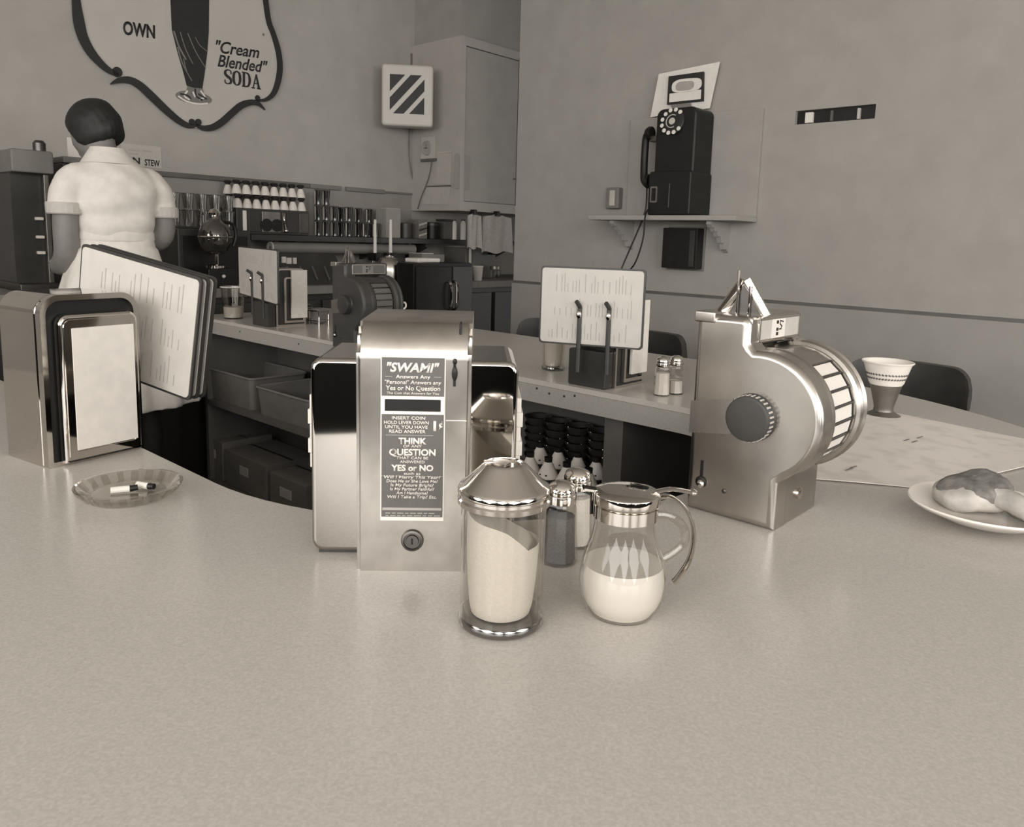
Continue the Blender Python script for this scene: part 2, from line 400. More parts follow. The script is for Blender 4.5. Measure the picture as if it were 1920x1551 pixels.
# ================================================================== the horseshoe counter
CT = .92; CC = (.955, .924); RI, RO = .455, 1.075
def path(off, t_end_l, t_end_r, n=40):
    """points of the horseshoe at radius off from its spine, from the left leg to the right leg, as world xy"""
    out = []
    for k in range(6): out.append((t_end_l + (CC[0] - t_end_l) * k / 6, CC[1] - off))
    for k in range(n + 1):
        a = -math.pi / 2 - math.pi * k / n      # n = -off  ->  t min  ->  n = +off
        sh = .155 * min(1, max(0, (RO - off) / (RO - RI))) if math.sin(a) > 0 else 0
        out.append((CC[0] - sh + (off - sh) * math.cos(a), CC[1] + off * math.sin(a)))
    for k in range(1, 7): out.append((CC[0] + (t_end_r - CC[0]) * k / 6, CC[1] + off))
    return [W(t, q, 0) for t, q in out]
def horseshoe(bm, ra, rb, z0, z1, tl, tr, mi=0):
    pa, pb = path(ra, tl, tr), path(rb, tl, tr)
    vs = [[bm.verts.new((p.x, p.y, z)) for p in (a, c) for z in (z0, z1)] for a, c in zip(pa, pb)]
    for p, q in zip(vs, vs[1:]):
        for k in ((0, 2), (1, 3), (0, 1), (2, 3)): bm.faces.new([p[k[0]], p[k[1]], q[k[1]], q[k[0]]]).material_index = mi
    for e in (vs[0], vs[-1]): bm.faces.new([e[0], e[1], e[3], e[2]]).material_index = mi
counter = thing('lunch_counter', 'grey speckled horseshoe lunch counter with open shelves inside', 'counter', W(CC[0], CC[1], 0))
inv = Matrix.Translation(-W(CC[0], CC[1], 0))
def cpart(name, bm, m, smooth=True, parent=None):
    bmesh.ops.transform(bm, matrix=inv, verts=bm.verts); return finish(name, bm, m, parent or counter, 35, smooth)
TL, TR = 3.05, 2.96
b = bm_(); horseshoe(b, RI + .002, RO, CT - .012, CT, TL, TR); cpart('countertop', b, M_COUNTER)
b = bm_(); horseshoe(b, RI, RI + .02, CT - .055, CT - .0125, TL, TR); cpart('inner_edge_band', b, M_EDGE)
b = bm_(); horseshoe(b, RO - .02, RO + .004, CT - .055, CT - .001, TL, TR); cpart('outer_edge_band', b, M_ALU)
b = bm_(); horseshoe(b, RI + .02, RO - .02, CT - .03, CT - .0125, TL, TR); cpart('underside', b, M_DARKWOOD)
b = bm_(); horseshoe(b, RO - .28, RO - .24, .1, CT - .03, TL, TR - .02); cpart('outer_panel', b, M_DARKWOOD)
b = bm_(); horseshoe(b, RI + .03, RO - .28, .57, .59, TL, TR - .02); cpart('shelf', b, M_DARKWOOD)
b = bm_(); horseshoe(b, RI + .03, RO - .28, .24, .26, TL, TR - .02); cpart('shelf', b, M_DARKWOOD)
b = bm_(); horseshoe(b, RI + .1, RO - .3, 0, .1, TL, TR - .04); cpart('base', b, M_DARK)
def divider(t, z0, z1, m, th=.02):
    bb = bm_(); box2(bb, -th / 2, th / 2, RI + .03, RO - .28, z0, z1)
    bmesh.ops.transform(bb, matrix=Matrix.Translation(W(t, CC[1], 0)) @ Matrix.Rotation(R(-42), 4, 'Z'), verts=bb.verts)
    return cpart('divider', bb, m, False)
divider(TR - .03, .26, CT - .03, M_DARKWOOD); divider(2.0, .26, CT - .03, M_DARKWOOD); divider(.975, .26, CT - .03, M_MID, .05); divider(TR - .03, .0, .24, M_DARKWOOD)
for px_, py_ in ((1007, 723), (1030, 738), (1058, 743), (1078, 733), (450, 622), (560, 645)):
    u, z = WR(px_, py_, CC[1] + RI)
    bb = bm_(); z = min(max(z, CT - .045), CT - .02)
    lathe(bb, [(0, 0), (.003, 0), (.0025, .0015), (0, .002)], seg=10, M=Matrix.Translation(W(-u, CC[1] + RI, z)) @ Matrix.Rotation(R(-42), 4, 'Z') @ Matrix.Rotation(R(90), 4, 'X'))
    cpart('screw_head', bb, M_DARK)

# ================================================================== the two fortune machines on the near counter
# --- coin fortune teller with napkin wings
sw = thing('fortune_napkin_dispenser', 'steel coin fortune teller with napkin wings and a lettered grey plate', 'dispenser', (-.155, .728, CT), 3)
W0, D0, H0 = .110, .175, .247
prof = []                                   # side profile (y, z): rounded front top
rr = .034
prof += [(0, 0), (0, H0 - rr)] + [(rr - rr * math.cos(R(a)), H0 - rr + rr * math.sin(R(a))) for a in range(10, 91, 10)]
prof += [(D0 - .02, H0)] + [(D0 - .02 + .02 * math.sin(R(a)), H0 - .02 + .02 * math.cos(R(a))) for a in range(15, 91, 15)] + [(D0, 0)]
b = bm_(); M = Matrix.Rotation(R(90), 4, 'Z')     # extrude along local x
prism(b, [(-y, z) for y, z in prof][::-1], 0, 1, 0)
for v in b.verts: v.co = Vector((v.co.y * W0, -v.co.x, v.co.z))
es = [e for e in b.edges if abs(e.verts[0].co.x - e.verts[1].co.x) < 1e-6 and max(e.verts[0].co.z, e.verts[1].co.z) > .001]
bmesh.ops.bevel(b, geom=es, offset=.004, segments=3, affect='EDGES')
finish('body', b, M_STEEL, sw)
for s, (xa, xb) in enumerate(((-.052, .02), (W0 - .02, .1575))):
    b = bm_(); prism(b, rrect(xa, xb, .004, .207, .012, 5), .038, .155, .005, 3)
    wg = finish('napkin_wing', b, mat('wing_chrome', 178, .05, 1.0, var=3, scale=4), sw, 30)
    b = bm_(); box2(b, xa + .006, xb - .006, .045, .15, 0, .0055); finish('foot', b, M_DARK, wg)
    b = bm_()
    xm = -.052 if s == 0 else .1575
    sg_ = -1 if s == 0 else 1
    for q_ in range(5): box2(b, min(xm - sg_ * .004, xm + sg_ * (.005 + .002 * (q_ % 2))), max(xm - sg_ * .004, xm + sg_ * (.005 + .002 * (q_ % 2))), .058, .138, .088 + .0155 * q_, .1035 + .0155 * q_, .0008)
    finish('napkin_stack', b, M_NAPKIN, wg)
# lettered plate
px0, px1, pz0, pz1 = .0246, .0842, .0545, .2155
b = bm_(); box2(b, px0 - .0012, px1 + .0012, -.0012, .001, pz0 - .0015, pz1 + .001); pl = finish('instruction_plate', b, M_PALE, sw)
b = bm_(); box2(b, px0, px1, -.0018, -.0005, .1625 + .0155, pz1); box2(b, px0, px1, -.0018, -.0005, pz0 + .0025, .1605); finish('plate_field', b, M_PANEL, pl, smooth=False)
b = bm_(); frame(b, rrect(px0 - .0005, px1 + .0005, .1605, .1782, .0008, 2), rrect(px0 + .003, px1 - .003, .1633, .1752, .0005, 2), -.003, -.001); finish('window_frame', b, M_PALE, pl, smooth=False)
b = bm_(); box2(b, px0 + .002, px1 - .002, -.0015, -.001, .162, .177); finish('answer_window', b, M_BLACK, pl)
xc = (px0 + px1) / 2; ty = -.0019
def swt(s, z, h, wd, x=None, **k): return text('lettering', s, xc if x is None else x, z, h, M_PALE, pl, width=wd, y=ty, **k)
swt('"SWAMI"', .2018, .0085, .050, shear=.22, bold=.035)
swt('Answers Any', .1955, .0034, .033, bold=.02)
b = bm_()
for xa, xb in ((px0 + .003, px0 + .010), (px1 - .010, px1 - .003)): box2(b, xa, xb, -.0022, -.0018, .1969, .1974)
swt('"Personal" Answers any', .1900, .0036, .054, shear=.1, bold=.015)
swt('Yes or No Question', .1838, .0045, .052, bold=.02)
swt('The Coin that Answers for You', .1800, .0022, .050, shear=.1, bold=.01)
swt('INSERT COIN', .1552, .0030, .032, x=xc - .004, bold=.015)
swt('HOLD LEVER DOWN', .1506, .0031, .043, x=xc - .006, bold=.015)
swt('UNTIL YOU HAVE', .1462, .0031, .041, x=xc - .006, bold=.015)
swt('READ ANSWER', .1418, .0031, .035, x=xc - .005, bold=.015)
swt('1', .1447, .0090, .0028, x=px1 - .0085, bold=.04)
swt('¢', .1480, .0060, .0036, x=px1 - .0028, bold=.03)
box2(b, px0 + .004, px1 - .010, -.0022, -.0018, .1393, .1398)
swt('THINK', .1310, .0058, .027, bold=.04)
swt('OF ANY', .1275, .0024, .018, bold=.01)
swt('QUESTION', .1195, .0062, .045, bold=.035)
swt('THAT CAN BE', .1157, .0026, .031, bold=.01)
swt('ANSWERED', .1118, .0026, .024, bold=.01)
swt('YES or NO', .1040, .0058, .041, bold=.04)
swt('such as', .1000, .0026, .016, bold=.01)
for i, (s_, wd) in enumerate((('Will I Marry This Year?', .055), ('Does He or She Love Me?', .050), ('Is My Future Bright?', .042), ('Is My Partner Faithful?', .043), ('Am I Handsome?', .031), ('Will I Take a Trip? Etc.', .048))):
    swt(s_, .0962 - .0040 * i, .0029, wd, shear=.15, bold=.012)
box2(b, px0, px1, -.0022, -.0018, .0985, .0988)
box2(b, px0 + .001, px1 - .001, -.0022, -.0018, .0640, .0665)
for i in range(2):
    xx = px0 + .004
    while xx < px1 - .008:
        l = random.uniform(.003, .008); box2(b, xx, xx + l, -.0022, -.0018, .0605 - .0025 * i, .0613 - .0025 * i); xx += l + .0015
finish('printed_rules', b, M_FAINT, pl, smooth=False)['kind'] = 'stuff'
# lock, lever and slots
b = bm_(); MX = Matrix.Translation((.0549, 0, .0324)) @ Matrix.Rotation(R(90), 4, 'X')
lathe(b, [(0, -.001), (.0105, -.001), (.0112, .001), (.0105, .003), (.0085, .0035), (.008, .002), (.0065, .002), (.006, .0035), (0, .0035)], seg=28, M=MX)
lk = finish('lock', b, M_DKSTEEL, sw)
b = bm_(); box(b, (.0549, -.0037, .0324), (.0018, .0008, .006)); finish('keyhole', b, M_BLACK, lk)
b = bm_(); box2(b, .0925, .0952, -.0008, .001, .188, .2135, .0003); sphere(b, (.094, -.001, .201), .0028, (1, .8, 2.6)); sphere(b, (.094, -.001, .2125), .0022, (1, .6, 1.3)); finish('lever_slot', b, M_BLACK, sw)
b = bm_(); box2(b, .0973, .0995, .0102, .034, .226, .2475, .0003); finish('coin_slot', b, M_BLACK, sw)
b = bm_(); box2(b, .086, .1065, -.0006, .001, .1535, .1547, .0003); finish('seam_strip', b, M_CHROME, sw)

# --- drum fortune machine
def drum_machine(label, loc, rz, body, disc, dark=False):
    t = thing('drum_fortune_machine', label, 'coin machine', loc, rz)
    cx, cz, rd = .086, .133, .0775
    # face plate outline: column with round belly and foot
    out = [(0, 0), (.116, 0), (.116, .058)]
    a0 = math.degrees(math.atan2(.058 - cz + .004, .116 - cx + .004))
    a = -60
    while a <= 96: out.append((cx + rd * math.cos(R(a)), cz + rd * math.sin(R(a)))); a += 6
    out += [(.0735, cz + rd + .003), (.070, cz + rd + .008), (.070, .238), (.067, .245), (.062, .248), (0, .248)]
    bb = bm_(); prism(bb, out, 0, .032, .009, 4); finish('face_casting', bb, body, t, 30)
    bb = bm_(); box2(bb, .004, .116, .03, .128, 0, .075, .003); finish('foot_casing', bb, body, t)
    bb = bm_(); box2(bb, .0015, .052, .012, .125, .004, .246, .004); finish('column_casing', bb, body, t)
    # slotted drum
    MY = Matrix.Translation((cx, 0, cz)) @ Matrix.Rotation(R(-90), 4, 'X')
    bb = bm_(); lathe(bb, [(0, .02), (rd - .003, .02), (rd - .001, .026), (rd + .001, .032), (rd + .001, .036), (rd - .002, .038), (rd - .002, .044), (rd - .008, .044), (rd - .008, .108), (rd - .002, .108), (rd - .002, .113), (rd + .002, .115), (rd + .004, .119), (rd + .001, .123), (rd + .001, .130), (rd + .004, .133), (rd + .002, .138), (rd - .012, .142), (0, .142)], seg=56, M=MY)
    dr = finish('drum', bb, disc, t, 28)
    bb = bm_(); lathe(bb, [(rd - .0075, .0445), (rd - .007, .0445), (rd - .007, .1075), (rd - .0075, .1075)], seg=56, M=MY); finish('drum_liner', bb, M_BLACK, dr)
    for k in range(24):                                # answer cards round the drum
        a = R(15 * k + 4)
        if 95 < (15 * k + 4) % 360 < 265: continue
        show = (15 * k + 4) % 360 < 56 or (15 * k + 4) % 360 > 300
        bb = bm_(); box(bb, (0, .076, 0), (.0155, .056, .0015) if show else (.0205, .064, .005), .0004, 1)
        Mk = Matrix.Translation((cx + (rd - .0055) * math.cos(a), 0, cz + (rd - .0055) * math.sin(a))) @ Matrix.Rotation(-a + math.pi / 2, 4, 'Y')
        bmesh.ops.transform(bb, matrix=Mk, verts=bb.verts); finish('answer_card' if show else 'drum_cover', bb, (M_MID if dark else M_PALE) if show else disc, dr)
    for k in range(24):
        a = R(15 * k + 11.5); bb = bm_(); box(bb, (0, .076, 0), (.0022, .064, .005))
        bmesh.ops.transform(bb, matrix=Matrix.Translation((cx + (rd - .005) * math.cos(a), 0, cz + (rd - .005) * math.sin(a))) @ Matrix.Rotation(-a + math.pi / 2, 4, 'Y'), verts=bb.verts)
        if (15 * k + 11.5) % 360 < 58 or (15 * k + 11.5) % 360 > 296: finish('drum_bar', bb, M_DKSTEEL, dr)
        else: bb.free()
    # window head above the drum
    bb = bm_(); box2(bb, .012, .0695, .006, .15, .212, .2485, .005, 3); finish('head_casing', bb, body, t, 30)
    bb = bm_()
    y0, y1, z0, z1 = .024, .142, .2165, .2455
    for (ya, yb, za, zb) in ((y0, y1, z1 - .003, z1), (y0, y1, z0, z0 + .003), (y0, y0 + .004, z0, z1), (y1 - .004, y1, z0, z1)): box2(bb, .068, .0715, ya, yb, za, zb, .0006)
    wf = finish('window_frame', bb, M_CHROME, t)
    bb = bm_(); box2(bb, .069, .0702, y0 + .003, y1 - .003, z0 + .002, z1 - .002); finish('window_card', bb, M_MID if dark else M_GREYPAPER, wf)
    bb = bm_(); box2(bb, .0702, .0707, .060, .098, z0 + .003, z1 - .003); finish('number_card', bb, M_GREY if dark else M_PALE, wf)
    bb = bm_()
    for zc in (.224, .2295, .2385): box(bb, (.0708, .075, zc), (.0006, .006, .004), .0002)
    tube(bb, [(.071, .090, .2385), (.071, .082, .240), (.071, .081, .236), (.071, .087, .233), (.071, .085, .2295), (.071, .080, .2295)], .0009, 6); finish('printed_marks', bb, M_INK, wf)
    # coin chute on top
    bb = bm_(); 
    tube(bb, [(.018, .03, .247), (.046, .03, .288)], .0042, 6, flat=2.2); tube(bb, [(.074, .03, .247), (.046, .03, .288)], .0042, 6, flat=2.2); ch = finish('coin_chute', bb, M_ALU if dark else M_CHROME, t)
    bb = bm_(); prism(bb, [(.028, .247), (.072, .247), (.047, .284)], .026, .034); finish('chute_plate', bb, M_DKSTEEL, ch)
    bb = bm_(); cyl(bb, (.041, .022, .249), (.041, .022, .301), .0014, 8); cyl(bb, (.056, .022, .249), (.056, .022, .283), .0012, 8); finish('chute_pin', bb, M_CHROME, ch)
    bb = bm_(); box2(bb, -.002, .026, -.002, .05, .2375, .2505, .002); finish('top_clip', bb, M_STEEL2, t)
    # knob
    MK = Matrix.Translation((.082, 0, .1315)) @ Matrix.Rotation(R(90), 4, 'X')
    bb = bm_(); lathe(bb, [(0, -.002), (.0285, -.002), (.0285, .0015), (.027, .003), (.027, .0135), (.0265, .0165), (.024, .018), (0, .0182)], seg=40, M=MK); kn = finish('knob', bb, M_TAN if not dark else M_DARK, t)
    bb = bm_()
    for k in range(30):
        a = 2 * math.pi * k / 30; Mk = MK @ Matrix.Rotation(a, 4, 'Z'); b3 = bmesh.new(); bmesh.ops.create_cube(b3, size=1)
        for v in b3.verts: v.co = Vector((.0272 + v.co.x * .0012, v.co.y * .0022, .0085 + v.co.z * .009))
        _merge(bb, b3, Mk)
    finish('knurling', bb, M_DARK if dark else M_LTGREY, kn, smooth=False)['kind'] = 'stuff'
    bb = bm_(); prism(bb, [(.0, .098), (.056, .106), (.056, .150), (.0, .138)], -.0012, .001); finish('guide_plate', bb, M_ALU, t)
    # coin return slot and stud
    bb = bm_(); box2(bb, .0185, .0225, -.0008, .001, .040, .066, .0003); cs = finish('coin_slot', bb, M_BLACK, t)
    bb = bm_(); sphere(bb, (.0205, -.001, .0385), .0075, (1, .35, 1)); finish('slot_lip', bb, M_BLACK, cs)
    bb = bm_(); sphere(bb, (.022, -.004, .0365), .0048, (1, .7, 1.2)); finish('trip_button', bb, M_CHROME, cs)
    bb = bm_(); sphere(bb, (.052, -.0005, .034), .003, (1, .4, 1)); finish('rivet', bb, M_DKSTEEL, t)
    bb = bm_(); lathe(bb, [(0, -.001), (.0075, -.001), (.007, .003), (0, .005)], seg=18, M=Matrix.Translation((.116, .068, .032)) @ Matrix.Rotation(R(90), 4, 'Y')); finish('side_lock', bb, M_CHROME, t)
    return t
drum_machine('bright satin steel coin machine with a ribbed knob and slotted drum', (.216, .944, CT), -42, M_STEEL2, M_STEEL2)
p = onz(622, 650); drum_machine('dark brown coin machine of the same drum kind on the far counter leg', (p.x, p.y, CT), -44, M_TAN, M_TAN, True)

# ================================================================== table things close by
def sugar_jar(loc, label, hgt=.112, rad=.0372, rz=0):
    t = thing('sugar_dispenser', label, 'sugar dispenser', loc, rz)
    b = bm_(); lathe(b, [(rad - .0004, .0101), (rad - .001, .016), (rad - .001, hgt), (rad - .0045, hgt), (rad - .0045, .0101)], seg=64); finish('glass_jar', b, M_GLASS, t)
    b = bm_(); lathe(b, [(0, .0), (rad - .004, 0), (rad - .001, .0015), (rad + .0006, .004), (rad + .0002, .008), (rad - .001, .0099), (0, .0099)], seg=64); finish('glass_base', b, M_BASE, t, 50)
    # sugar heaped up against one side
    b = bm_(); rg = []; r2 = rad - .0052; n = 48
    zs = [.0101, .012, .02, .04, .06, .075]
    for i, z in enumerate(zs):
        q = [.0, .62, .82, .93, .96, .97][i] if i == 0 else [.0, .80, .86, .92, .96, .97][i]
        if i == 0: q = .70
        rg.append([Vector((r2 * q * math.cos(2 * math.pi * k / n) - (1 - q) * .004, r2 * q * math.sin(2 * math.pi * k / n), z)) for k in range(n)])
    top = []
    for k in range(n):
        a = 2 * math.pi * k / n; x = r2 * .97 * math.cos(a); y = r2 * .97 * math.sin(a)
        top.append(Vector((x, y, .0885 - .60 * x - .1 * abs(x) + .003 * math.sin(3 * a))))
    rg.append(top)
    rg.append([Vector((v.x * .5, v.y * .5, .0905 - .62 * v.x * .5)) for v in top])
    loft(b, rg); finish('sugar', b, M_SUGAR, t, 60)
    z = hgt - .004
    b = bm_(); lathe(b, [(rad + .0005, z), (rad + .0022, z + .001), (rad + .0025, z + .005), (rad + .001, z + .0065), (rad + .001, z + .009), (rad + .0025, z + .0105), (rad + .0025, z + .0135), (rad + .001, z + .016), (rad - .003, z + .0185), (.019, z + .0335), (.0165, z + .0352), (.015, z + .0352), (.0145, z + .033), (0, z + .033)], seg=56)
    ld = finish('lid', b, M_CHROME, t, 40)
    b = bm_(); lathe(b, [(0, z + .0335), (.0085, z + .0335), (.0085, z + .036), (0, z + .0365)], c=(-.004, 0, 0), seg=20); box2(b, -.018, -.010, -.0035, .0035, z + .034, z + .0368, .0008); finish('flap', b, M_STEEL, ld)
    return t
sj = sugar_jar((-.009, .634, CT), 'tall glass sugar dispenser with a chrome cone lid before the lettered machine', rz=8)

def cream_pitcher(loc, rz):
    t = thing('cream_pitcher', 'round glass cream pitcher half full with a chrome lid and lever handle', 'pitcher', loc, rz)
    pr = [(0, 0), (.026, 0), (.031, .003), (.0365, .013), (.0388, .026), (.0380, .040), (.0345, .056), (.0300, .070), (.0278, .082), (.0272, .092)]
    pr = [tuple(q) for q in smooth_pts(pr, 7)]
    b = bm_(); lathe(b, pr, seg=96); finish('glass_body', b, M_GLASS, t, 60)
    b = bm_(); inner = [(max(0, r - .0018), z + .002) for r, z in pr if z < .0445]
    lathe(b, inner + [(0, inner[-1][1] - .0005)], seg=48); finish('cream', b, M_CREAM, t, 50)
    b = bm_(); lathe(b, [(.0275, .089), (.0288, .0895), (.0288, .1005), (.0275, .101), (.0295, .1025), (.0302, .104), (.0302, .111), (.029, .1125), (.020, .1145), (0, .1152)], seg=48); ld = finish('lid', b, M_CHROME, t, 40)
    b = bm_(); prism(b, [(-.005, -.0), (.005, 0), (.006, .012), (-.006, .012)], 0, .002); bmesh.ops.transform(b, matrix=Matrix.Translation((-.027, 0, .1145)) @ Matrix.Rotation(R(90), 4, 'Z') @ Matrix.Rotation(R(-80), 4, 'X'), verts=b.verts); finish('spout_flap', b, M_CHROME, ld)
    # strap handle hanging free at its lower end
    pts = smooth_pts([(.027, 0, .107), (.040, 0, .1075), (.052, 0, .099), (.0605, 0, .084), (.063, 0, .066), (.060, 0, .048), (.052, 0, .033), (.047, 0, .027)], 4)
    b = bm_(); tube(b, pts, [.0018] * len(pts), 8, flat=1); 
    for v in b.verts: v.co.y *= 3.2
    finish('strap_handle', b, M_CHROME, t)
    pts = smooth_pts([(.026, 0, .112), (.040, 0, .1145), (.056, 0, .1125), (.060, 0, .1115)], 4)
    b = bm_(); tube(b, pts, .0016, 8)
    for v in b.verts: v.co.y *= 3.0
    sphere(b, (.060, 0, .112), .0035, (1, 1.6, .8)); finish('thumb_lever', b, M_CHROME, t)
    pts = smooth_pts([(.0365, 0, .050), (.046, 0, .056), (.0545, 0, .066), (.053, 0, .080), (.040, 0, .090), (.0275, 0, .091)], 4)
    b = bm_(); tube(b, pts, .004, 10); finish('glass_handle', b, M_GLASS, t)
    return t
cream_pitcher((.099, .660, CT), 4)

def shaker(loc, label, fill, hgt, rz=0, body=M_GLASS):
    t = thing('shaker', label, 'shaker', loc, rz)
    b = bm_(); lathe(b, [(0, 0), (.0185, 0), (.0195, .002), (.0175, .03), (.0165, .058), (.0145, .064), (.0135, .067)], seg=10); finish('glass_body', b, body, t, 20)
    b = bm_(); lathe(b, [(0, .003), (.0165, .003), (.0155, .03), (.0149, hgt), (.007, hgt + .002), (0, hgt + .002)], seg=10); finish('contents', b, fill, t, 25)
    b = bm_(); lathe(b, [(.0145, .064), (.0155, .0645), (.0155, .072), (.0145, .073), (.0148, .077), (.013, .0825), (.007, .086), (0, .0868)], seg=28); finish('cap', b, M_CHROME, t, 45)
    return t
p = onz(1048, 1052); shaker((p.x, p.y, CT), 'chrome-capped glass pepper shaker between the sugar dispenser and the pitcher', M_PEPPER, .050)
p = onz(1078, 1020); shaker((p.x, p.y, CT), 'chrome-capped glass salt shaker just behind the pepper shaker', M_SUGAR, .055, 12)
p = onz(1240, 741); shaker((p.x, p.y, CT), 'chrome-capped salt shaker beside the napkin holder on the far leg', M_SUGAR, .05, 20)
p = onz(1265, 738); shaker((p.x, p.y, CT), 'half-empty glass shaker next to the salt shaker on the far leg', M_GREYPAPER, .028, 5)

# --- ashtray with butts
p = onz(243, 930); ash = thing('ashtray', 'cut glass ashtray holding cigarette butts', 'ashtray', (p.x, p.y, CT), 20)
b = bm_(); lathe(b, [(0, 0), (.046, 0), (.050, .003), (.060, .014), (.062, .0165), (.058, .017), (.051, .013), (.042, .006), (0, .005)], seg=40); finish('glass_dish', b, M_GLASS2, ash, 25)
for k in range(20):
    a = 2 * math.pi * k / 20; b = bm_(); box(b, (.0555, 0, .0095), (.0035, .009, .014), .0012, 1, Matrix.Rotation(R(40), 3, 'Y')); bmesh.ops.transform(b, matrix=Matrix.Rotation(a, 4, 'Z'), verts=b.verts); finish('glass_facet', b, M_GLASS2, ash)
for k, (x, y, a, l) in enumerate(((-.005, -.004, 25, .030), (.018, .004, -20, .026))):
    q = Matrix.Rotation(R(20), 3, 'Z') @ Vector((x, y, .0068 + .004)); loc = p + Vector((0, 0, 0)) + q
    ct = thing('cigarette_butt', ['white cigarette butt lying in the glass ashtray', 'crushed dark-ended cigarette butt lying in the glass ashtray'][k], 'cigarette', (loc.x, loc.y, CT + .0105), a)
    b = bm_(); cyl(b, (-l / 2, 0, 0), (l * .2, 0, 0), .004, 10); finish('paper', b, M_PAPER, ct)
    b = bm_(); cyl(b, (l * .2, 0, 0), (l / 2, .001, .0005), .0042, 10, r2=.0035); finish('burnt_end', b, M_BLACK, ct)

# --- napkin holders with menu clips
def napkin_holder(label, loc, rz, w_, d_, h_, body, clip_side=True, napkin_z=(.02, .19), prongs=M_DARK):
    """local x = across the napkin face, face at y = 0 looking to -y; menus clip on the +x side"""
    t = thing('napkin_holder', label, 'napkin holder', loc, rz)
    b = bm_(); prism(b, rrect(0, w_, .0, h_, .026, 7, .002), .012, d_, .006, 3); finish('housing', b, body, t, 30)
    b = bm_(); frame(b, rrect(.0, w_, .0, h_, .026, 7, .002), rrect(.007, w_ - .007, .007, h_ - .008, .020, 7, .002), .0, .0125); finish('face_rim', b, M_CHROME, t, 30)
    b = bm_(); box2(b, .006, w_ - .006, .010, .0122, .006, h_ - .008); finish('face_recess', b, M_BLACK, t)
    b = bm_(); prism(b, rrect(.020, w_ - .004, .002, h_ * .885, .014, 6, .002), -.006, .006, .005, 3); fp = finish('face_plate', b, M_CHROME, t, 30)
    b = bm_(); frame(b, rrect(.026, w_ - .009, .010, h_ * .855, .010, 5, .002), rrect(.036, w_ - .016, .018, h_ * .815, .004, 5, .002), -.0075, -.0055); finish('plate_rim', b, M_CHROME, fp, 30)
    b = bm_(); box2(b, .036, w_ - .013, -.0085, -.0062, napkin_z[0], napkin_z[1], .0006); finish('napkin', b, M_NAPKIN, t)
    return t
nh = napkin_holder('tall chrome napkin holder standing at the near counter end beside the ashtray', (-.639, 1.023, CT), 58, .138, .11, .238, M_CHROME, napkin_z=(.020, .192))

def menu(label, a, c, z0a, z0c, hgt, th, group=None, lines=True, lean=0.0, off=0.0, paper=M_PAPER, prongs=None):
    """card standing between xy points a and c; the printed side faces right of a->c turned to the camera"""
    a = Vector((a[0], a[1], 0)); c = Vector((c[0], c[1], 0)); d = (c - a); L = d.length; ang = math.degrees(math.atan2(d.y, d.x))
    t = thing('menu', label, 'menu', (a.x, a.y, z0a), ang, group)
    tilt = math.atan2(z0c - z0a, L)
    MT = Matrix.Rotation(-tilt, 4, 'Y') @ Matrix.Translation((0, off, 0)) @ Matrix.Rotation(lean, 4, 'X')
    b = bm_(); prism(b, rrect(0, L, 0, hgt, .008, 4), 0, th, 0); bmesh.ops.transform(b, matrix=MT, verts=b.verts); finish('cover', b, M_DARK, t)
    b = bm_(); prism(b, rrect(.004, L - .004, .004, hgt - .004, .007, 4), -.0012, .0004, 0); bmesh.ops.transform(b, matrix=MT, verts=b.verts); pg = finish('page', b, M_MENU, t)
    if lines:
        b = bm_()
        for cidx in range(3):
            zz = hgt * (.08 + .3 * cidx); x_ = L * .1
            while x_ < L * .9:
                l = hgt * random.uniform(.08, .24)
                if random.random() < .75: box2(b, x_, x_ + L * .006, -.0016, -.0012, zz, zz + l)
                x_ += L * random.choice((.03, .03, .05))
        bmesh.ops.transform(b, matrix=MT, verts=b.verts); finish('printed_lines', b, M_FAINT, pg, smooth=False)['kind'] = 'stuff'
    return t
# near menus, held by the near holder: a stack of three cards
pa, pc = Vector((-.735, 1.262)), Vector((-.497, 1.155))
for k, lb in enumerate(('big menu card facing out of the near napkin holder clip', 'dark-edged menu card in the middle of the near clip', 'dark-edged menu card rearmost in the near clip')):
    menu(lb, pa + Vector((.006, .011)) * k, pc + Vector((.006, .011)) * k, 1.035, .990, .192, .004, 'menus clipped to the near napkin holder', k == 0)
